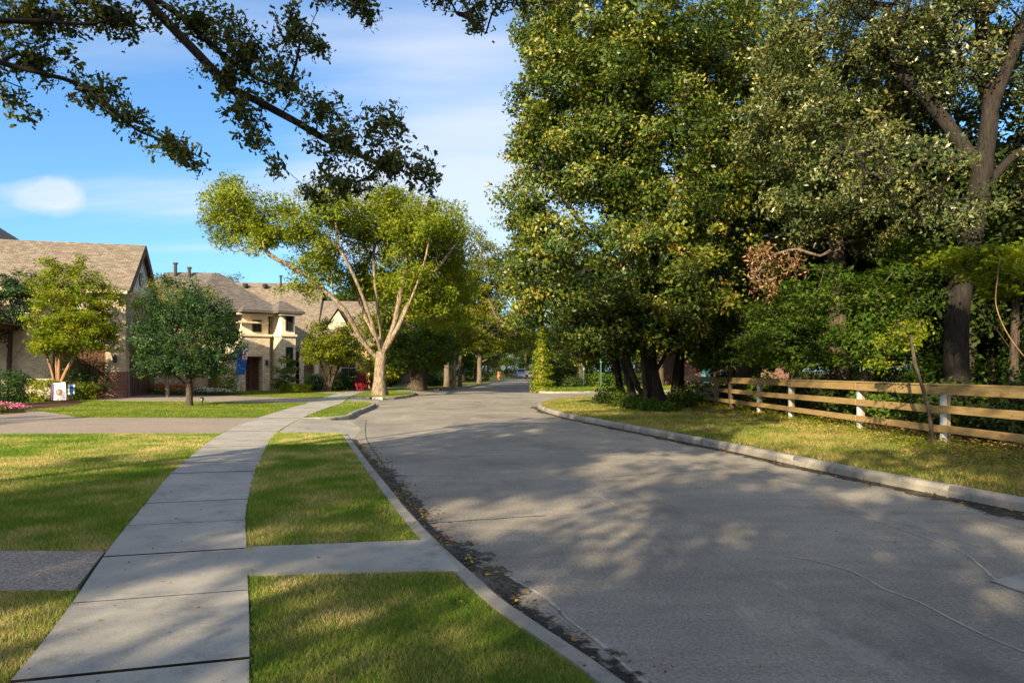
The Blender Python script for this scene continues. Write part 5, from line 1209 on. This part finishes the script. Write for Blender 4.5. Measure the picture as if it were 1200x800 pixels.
# ------------------------------------------------------------ overhanging oak, rooted left of the camera
b = (-9.6, 4.2, LAND); Y = 9
K = [[b, (-9.5, 4.3, 2), (-9.2, 4.7, 4.2), (-8.6, 5.4, 5.8), (-7.4, 6.9, 7.0), A_(90, -60, 8.6), A_(150, -22, 8.9), A_(195, 25, 9), A_(240, 72, 9), A_(275, 112, 9.2), A_(300, 160, 9.4), A_(325, 190, 9.7), A_(350, 212, 10), A_(378, 235, 10.2)],
     [A_(110, -50, 8.7), A_(170, -8, 9), A_(215, 22, 9.1), A_(250, 55, 9.2), A_(300, 92, 9.4), A_(335, 100, 9.5), A_(350, 60, 9.5), A_(352, 22, 9.5)],
     [A_(262, 100, 9.1), A_(300, 118, 9.2), A_(345, 142, 9.3), A_(385, 165, 9.5), A_(440, 190, 9.8), A_(495, 210, 10)],
     [(-9.2, 4.7, 4.0), (-9.0, 6.2, 5.1), A_(-120, 30, 8.6), A_(-50, 52, 8.6), A_(0, 73, 8.7), A_(40, 84, 8.8), A_(90, 98, 8.9), A_(130, 128, 9), A_(160, 152, 9.1), A_(200, 168, 9.2), A_(238, 186, 9.3)],
     [(-8.6, 5.4, 5.6), A_(-140, 0, 8.2), A_(-60, 22, 8.4), A_(0, 24, 8.5), A_(60, 26, 8.6), A_(110, 28, 8.7), A_(150, 14, 8.8)],
     [(-8.0, 6.2, 6.4), (-6.5, 8, 8.2), A_(300, -90, 9.6), A_(380, -40, 9.8), A_(412, -5, 9.8), A_(432, 25, 9.9)], [A_(330, -75, 9.7), A_(450, -60, 10), A_(520, -20, 10), A_(548, 10, 10), A_(556, 34, 10)], [A_(450, -60, 10), A_(560, -50, 10.2), A_(610, -12, 10.2)]]
pl = lambda x, y, a, c, w=1: plobe(x, y, a, c, Y+.2, .55, w)
make_tree('overhanging_oak', 'dark oak boughs hanging across the sky at the top left', 'tree', b, K,
    [pl(40, 20, 80, 26, 1.6), pl(130, 18, 60, 26, 1.2), pl(-40, 60, 50, 50), pl(40, 72, 50, 22), pl(20, 120, 26, 22, .5), pl(110, 108, 36, 22), pl(150, 140, 30, 18), pl(200, 170, 36, 14), pl(225, 188, 20, 10, .8), pl(235, 25, 60, 22, 1.2), pl(290, 60, 50, 30, 1.2), pl(265, 90, 30, 20),
     pl(345, 35, 22, 32), pl(372, 52, 20, 10, .6), pl(330, 100, 40, 26), pl(285, 130, 24, 22, .7), pl(300, 160, 20, 16, .6), pl(380, 130, 30, 16), pl(400, 165, 46, 30, .8), pl(455, 145, 34, 24, .7), pl(460, 190, 44, 28, .8), pl(498, 208, 24, 18, .8), pl(400, 215, 44, 22, .7), pl(370, 232, 24, 12, .4), pl(325, 200, 14, 14, .5),
     pl(425, 8, 20, 24, .9), pl(400, -15, 40, 16), pl(520, -12, 40, 18), pl(560, 22, 14, 18, .8), pl(600, -5, 40, 12), pl(640, -5, 20, 10, .5)],
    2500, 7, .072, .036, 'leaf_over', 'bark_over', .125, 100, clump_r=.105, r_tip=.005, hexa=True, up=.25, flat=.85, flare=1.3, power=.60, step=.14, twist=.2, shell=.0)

# ------------------------------------------------------------ shrubs and flowers
hd = 'shrubs in the bed by the brick house'
for (px, Y, rx, ry, rz_, m_, lb) in ((44, 33.4, 1.15, .9, .58, 'leaf_bright', 'clipped bright green rounded bush left of the small white flag'), (8, 30, .9, .9, .95, 'leaf_dark', 'dark green tall bush at the left edge in front of the porch'), (18, 33, .8, .8, .7, 'leaf_green', 'mid green bush between the dark bush and the clipped one'),
      (98, 35, .75, .6, .55, 'leaf_olive', 'wispy olive bush right of the little blue flag'), (84, 35.8, 1.1, .7, 1.3, 'leaf_dark', 'dark bush behind the stems of the bright small tree'), (112, 36.2, .9, .6, 1.3, 'leaf_dark', 'dark shrub in front of the left garage door')):
    x = (px-600)/800*Y; shrub('shrub', lb, 'shrub', x, Y, LAND, rx, ry, rz_, int(3800*rx), .085, m_, px, hd, trim=1 if 'clipped' in lb else 0)
for (px, Y, rx, rz_, m_, lb) in ((368, 49, .9, .75, 'leaf_dark', 'dark round bush left of the stems of the rounded small tree'), (398, 50, 1.1, .8, 'leaf_dark', 'dark clipped hedge right of the rounded small tree'), (412, 51, 1.0, .95, 'leaf_dark', 'dark hedge block left of the red bush'), (424, 50.5, .62, .72, 'leaf_red', 'bright crimson bush left of the big pale trunk'),
      (345, 46.3, 1.2, .35, 'leaf_bright', 'low mounded bright grass clump at the foot of the square stone tower'), (432, 54, 1.0, 1.4, 'leaf_olive', 'yellow green bush directly behind the pale trunk'), (456, 62, 1.4, 1.0, 'leaf_dark', 'dark bush right of the pale trunk'), (505, 66, 1.8, .9, 'leaf_dark', 'dark hedge right of the leaning trunk'), (520, 68, 1.6, .8, 'leaf_green', 'green hedge left of the slim kerb trees')):
    x = (px-600)/800*Y; shrub('shrub', lb, 'shrub', x, Y, LAND, rx, .7, rz_, int(3000*rx), .10, m_, px)
shrub('clipped_hedge', 'low square clipped yellow green hedge by the far left kerb', 'hedge', -5.1, 99, LAND, 1.9, 1.0, .72, 4000, .14, 'leaf_bright', 9, trim=1)
def flowers(name, label, x, y, rx, ry, h, petal, seed, n=700, group=None, leaf='leaf_green'):
    t = shrub(name, label, 'flowers', x, y, LAND, rx, ry, h, 1800, .06, leaf, seed, group)
    rng = np.random.default_rng(seed); a = rng.random(n)*6.283; r = rng.random(n)**.5; X, Yy = np.cos(a)*rx*r, np.sin(a)*ry*r; Z = h*1.5*np.sqrt(np.clip(1-r*r*.8, .05, 1))+rng.random(n)*.08
    V, F = leaves(np.stack([X, Yy, Z], 1), rng.normal(size=(n, 3))*.5+np.array([0, -.4, .8]), .05, .05, False, rng)
    link(bpy.data.objects.new('petals', np_mesh('petals', V, F, petal, rng.random(n))), t)
flowers('flower_clump', 'low spreading pink flowers in the bed by the brown drive', -18.6, 24.6, 1.15, .75, .20, 'petal_pink', 1)
flowers('flower_clump', 'taller pink topped clump left of the low pink flowers', -19.9, 25.3, .6, .6, .42, 'petal_pink', 2, 160)
flowers('flower_clump', 'grey green clump with pink tips at the left edge', -21.2, 25.2, .7, .7, .30, 'petal_pink', 3, 90, None, 'leaf_olive')
flowers('flower_clump', 'red flowers under the round tree, left of its trunk', -20.4, 41.6, 1.3, .8, .42, 'petal_red', 4, 500)
flowers('flower_clump', 'red flowers at the left end of the bed behind the round tree', -22.1, 42.8, .9, .7, .40, 'petal_red', 5, 220)
flowers('flower_clump', 'white and pale pink flowers directly behind the round tree trunk', -18.9, 41.9, .8, .6, .28, 'petal_white', 6, 500)
flowers('flower_clump', 'white flowers right of the round tree trunk', -17.9, 41.8, .8, .5, .24, 'petal_white', 7, 420)
shrub('shrub', 'yellow green leafy bush behind the right of the round tree trunk', 'shrub', -18.2, 43.4, LAND, 1.0, .7, 1.1, 2600, .10, 'leaf_bright', 8)
# undergrowth along the fence and the wood edge
us = 'undergrowth bushes behind the board fence'
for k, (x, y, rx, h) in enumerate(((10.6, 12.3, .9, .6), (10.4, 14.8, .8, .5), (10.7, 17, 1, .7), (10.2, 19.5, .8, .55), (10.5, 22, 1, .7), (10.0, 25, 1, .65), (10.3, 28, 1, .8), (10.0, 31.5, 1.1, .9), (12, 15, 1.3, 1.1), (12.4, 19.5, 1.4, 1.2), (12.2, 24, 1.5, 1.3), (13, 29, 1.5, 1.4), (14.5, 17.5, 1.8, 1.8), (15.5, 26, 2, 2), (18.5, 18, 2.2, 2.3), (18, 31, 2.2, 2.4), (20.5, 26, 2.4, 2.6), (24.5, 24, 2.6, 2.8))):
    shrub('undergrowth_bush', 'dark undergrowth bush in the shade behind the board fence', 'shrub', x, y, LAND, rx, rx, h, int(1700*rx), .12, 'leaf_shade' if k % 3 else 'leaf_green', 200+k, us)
for k, (px, Y, rx, h) in enumerate(((742, 26.6, .8, .35), (728, 28.3, .8, .5), (712, 30.5, .7, .45), (800, 27.5, .9, .5), (815, 30.5, .8, .6), (760, 25.2, .6, .25), (780, 24.6, .6, .22))):
    shrub('weed_clump', 'leafy green weeds round the foot of the huge oak', 'shrub', (px-600)/800*Y, Y, LAND, rx, rx*.7, h, 1500, .09, 'leaf_green', 240+k, 'weeds round the foot of the huge oak')
for k, (x, y, rx, h) in enumerate(((4.6, 53.5, 1.4, .6), (7.2, 55, 1.6, .8), (10, 56.5, 1.6, .9), (3.9, 58, 1, 1), (4.8, 62, 1.4, 2), (7.5, 60, 1.8, 2.4), (5, 70, 1.5, 2), (6.5, 78, 1.8, 2.2))):
    shrub('bank_bush', 'dark green bush on the bank beyond the side street', 'shrub', x, y, LAND, rx, rx, h, int(1300*rx), .17, 'leaf_green' if k % 2 else 'leaf_shade', 260+k, 'bushes on the bank beyond the side street')
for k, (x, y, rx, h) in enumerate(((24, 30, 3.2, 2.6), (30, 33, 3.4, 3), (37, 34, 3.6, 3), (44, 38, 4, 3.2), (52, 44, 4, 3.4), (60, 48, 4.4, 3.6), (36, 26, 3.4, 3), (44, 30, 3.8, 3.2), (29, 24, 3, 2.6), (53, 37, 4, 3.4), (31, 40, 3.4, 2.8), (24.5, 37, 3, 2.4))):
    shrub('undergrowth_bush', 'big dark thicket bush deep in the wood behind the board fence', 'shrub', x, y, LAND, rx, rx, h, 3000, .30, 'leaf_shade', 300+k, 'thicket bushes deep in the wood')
for k, (x, y, rx, h) in enumerate(((-10, 146, 4, 2.4), (-5, 149, 4, 2.8), (0, 152, 4, 2.6), (5, 155, 4, 2.8), (10, 158, 4, 2.6), (-15, 140, 4, 2.6), (15.5, 152, 3, 2.6))):
    shrub('end_bush', 'dark bush closing the far end of the street', 'shrub', x, y, LAND, rx, 2, h, 2600, .32, 'leaf_green' if k % 2 else 'leaf_shade', 330+k, 'bushes closing the far end of the street')
# weeds on the bare ground by the fence
rng = np.random.default_rng(77); n = 520; X = 9.2-rng.random(n)**1.5*1.6; Yv = rng.uniform(11, 34, n); kk = np.repeat(np.arange(n), 9); P = np.stack([X[kk]+rng.normal(size=len(kk))*.05, Yv[kk]+rng.normal(size=len(kk))*.05, LAND+.02+rng.random(len(kk))*.14*(rng.random(n)[kk]+.3)], 1)
V, F = leaves(P, rng.normal(size=(len(kk), 3))*.5+np.array([0, 0, .8]), .06*(.6+.8*rng.random(len(kk))), .03, False, rng)
o = link(bpy.data.objects.new('weeds', np_mesh('weeds', V, F, 'leaf_bright', rng.random(len(kk))))); tag(o, 'small green weeds sprouting along the foot of the board fence', 'weeds', None, 'stuff')

# ------------------------------------------------------------ camera, sun, sky
cam = bpy.data.cameras.new('camera'); co = bpy.data.objects.new('camera', cam); link(co); SC.camera = co
cam.sensor_width = 36; cam.lens = 24; cam.shift_y = 34/1200; cam.clip_end = 3000; cam.clip_start = .05
co.location = (0, 0, H); co.rotation_euler = (R(90), 0, 0)
sl = bpy.data.lights.new('sun', 'SUN'); sl.energy = SUN_E; sl.angle = R(.53); sl.color = (1, .80, .50); so = bpy.data.objects.new('sun', sl); link(so)
so.rotation_euler = SUND.to_track_quat('Z', 'Y').to_euler()
wd_ = bpy.data.worlds.new('World'); SC.world = wd_; wd_.use_nodes = True; nt = wd_.node_tree; nt.nodes.clear()
N_ = lambda t, **k: (lambda n: ([setattr(n, a, v) for a, v in k.items()], n)[1])(nt.nodes.new(t))
out = N_('ShaderNodeOutputWorld'); bg = N_('ShaderNodeBackground'); sky = N_('ShaderNodeTexSky', sky_type='NISHITA')
sky.sun_disc = False; sky.sun_elevation = SUN_EL; sky.sun_rotation = math.atan2(SUND.x, SUND.y); sky.air_density = 1.0; sky.dust_density = 1.4; sky.ozone_density = 2.2
bg.inputs[1].default_value = SKY_S
tc = N_('ShaderNodeTexCoord'); L_ = nt.links.new
sep = N_('ShaderNodeSeparateXYZ'); L_(tc.outputs['Generated'], sep.inputs[0])
def mth(op, a, b=0.0, c=None):
    m = N_('ShaderNodeMath', operation=op)
    for s_, v in zip(m.inputs, (a, b, c)):
        if v is None: continue
        if isinstance(v, bpy.types.NodeSocket): L_(v, s_)
        else: s_.default_value = v
    return m.outputs[0]
zz = mth('ADD', mth('MAXIMUM', sep.outputs[2], 0), .12)
cmb = N_('ShaderNodeCombineXYZ'); L_(mth('DIVIDE', sep.outputs[0], zz), cmb.inputs[0]); L_(mth('DIVIDE', sep.outputs[1], zz), cmb.inputs[1])
mp = N_('ShaderNodeMapping'); mp.inputs['Rotation'].default_value = (0, 0, R(-38)); mp.inputs['Scale'].default_value = (.55, 2.2, 1); mp.inputs['Location'].default_value = CLOUD_OFF; L_(cmb.outputs[0], mp.inputs[0])
nz = N_('ShaderNodeTexNoise'); nz.inputs['Scale'].default_value = .9; nz.inputs['Detail'].default_value = 7; nz.inputs['Roughness'].default_value = .52; L_(mp.outputs[0], nz.inputs[0])
def blob(px, py, r, soft):
    d = Vector(((px-600)/800, 1, (434-py)/800)).normalized()
    vm = N_('ShaderNodeVectorMath', operation='DOT_PRODUCT'); L_(tc.outputs['Generated'], vm.inputs[0]); vm.inputs[1].default_value = d
    mr = N_('ShaderNodeMapRange', interpolation_type='SMOOTHSTEP'); mr.inputs[1].default_value = math.cos(r*(1+soft)); mr.inputs[2].default_value = math.cos(r*.3); L_(vm.outputs['Value'], mr.inputs[0]); return mr.outputs[0]
cov = mth('ADD', mth('MULTIPLY', blob(510, 165, .14, .9), .20), mth('MULTIPLY', blob(640, 230, .2, .9), .16))
cov = mth('ADD', cov, mth('MULTIPLY', blob(230, 110, .12, .9), .10))
den = mth('ADD', nz.outputs['Fac'], cov)
mr = N_('ShaderNodeMapRange', interpolation_type='SMOOTHSTEP'); mr.inputs[1].default_value = .47; mr.inputs[2].default_value = .90; L_(den, mr.inputs[0])
# one small puff low on the left
np_ = N_('ShaderNodeTexNoise'); np_.inputs['Scale'].default_value = 14; np_.inputs['Detail'].default_value = 5; L_(tc.outputs['Generated'], np_.inputs[0])
def ell(px, py, a, b_):
    d = Vector(((px-600)/800, 1, (434-py)/800)).normalized(); rt = d.cross(Vector((0, 0, 1))).normalized(); up_ = rt.cross(d)
    v1 = N_('ShaderNodeVectorMath', operation='DOT_PRODUCT'); L_(tc.outputs['Generated'], v1.inputs[0]); v1.inputs[1].default_value = rt
    v2 = N_('ShaderNodeVectorMath', operation='DOT_PRODUCT'); L_(tc.outputs['Generated'], v2.inputs[0]); v2.inputs[1].default_value = up_
    v3 = N_('ShaderNodeVectorMath', operation='DOT_PRODUCT'); L_(tc.outputs['Generated'], v3.inputs[0]); v3.inputs[1].default_value = d
    q = mth('ADD', mth('POWER', mth('DIVIDE', mth('ABSOLUTE', v1.outputs['Value']), a), 2), mth('POWER', mth('DIVIDE', mth('ABSOLUTE', v2.outputs['Value']), b_), 2))
    return mth('MULTIPLY', mth('GREATER_THAN', v3.outputs['Value'], 0), mth('MAXIMUM', mth('SUBTRACT', 1, mth('ADD', q, mth('MULTIPLY', mth('SUBTRACT', np_.outputs['Fac'], .5), 3.4))), 0))
puff = mth('MINIMUM', mth('MULTIPLY', mth('ADD', ell(56, 228, .050, .024), mth('MULTIPLY', ell(75, 222, .03, .022), .5)), .50), .5)
fac = mth('MINIMUM', mth('ADD', mth('MULTIPLY', mr.outputs[0], CLOUD_A), puff), .9)
mx = N_('ShaderNodeMix', data_type='RGBA'); L_(fac, mx.inputs[0]); hs = N_('ShaderNodeMix', data_type='RGBA', blend_type='MULTIPLY'); hs.inputs[0].default_value = 1; L_(sky.outputs[0], hs.inputs[6]); hs.inputs[7].default_value = SKY_TINT
L_(hs.outputs[2], mx.inputs[6]); mx.inputs[7].default_value = CLOUD_C
# cloud bank added in the unseen sky behind the camera for neutral fill light
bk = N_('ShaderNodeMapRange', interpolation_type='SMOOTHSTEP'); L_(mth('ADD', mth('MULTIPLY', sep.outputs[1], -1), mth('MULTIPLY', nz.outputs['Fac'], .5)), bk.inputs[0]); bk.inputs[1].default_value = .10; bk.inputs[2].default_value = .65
m2 = N_('ShaderNodeMix', data_type='RGBA'); L_(mth('MULTIPLY', bk.outputs[0], .85), m2.inputs[0]); L_(mx.outputs[2], m2.inputs[6]); m2.inputs[7].default_value = FILL_CLOUD_C; mx = m2
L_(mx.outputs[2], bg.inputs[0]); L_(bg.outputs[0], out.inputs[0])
vs = SC.view_settings; vs.view_transform = 'Standard'; vs.look = 'None'; vs.gamma = 1; vs.exposure = EXPO; vs.use_curve_mapping = False
SC.cycles.max_bounces = 8; SC.cycles.transparent_max_bounces = 8
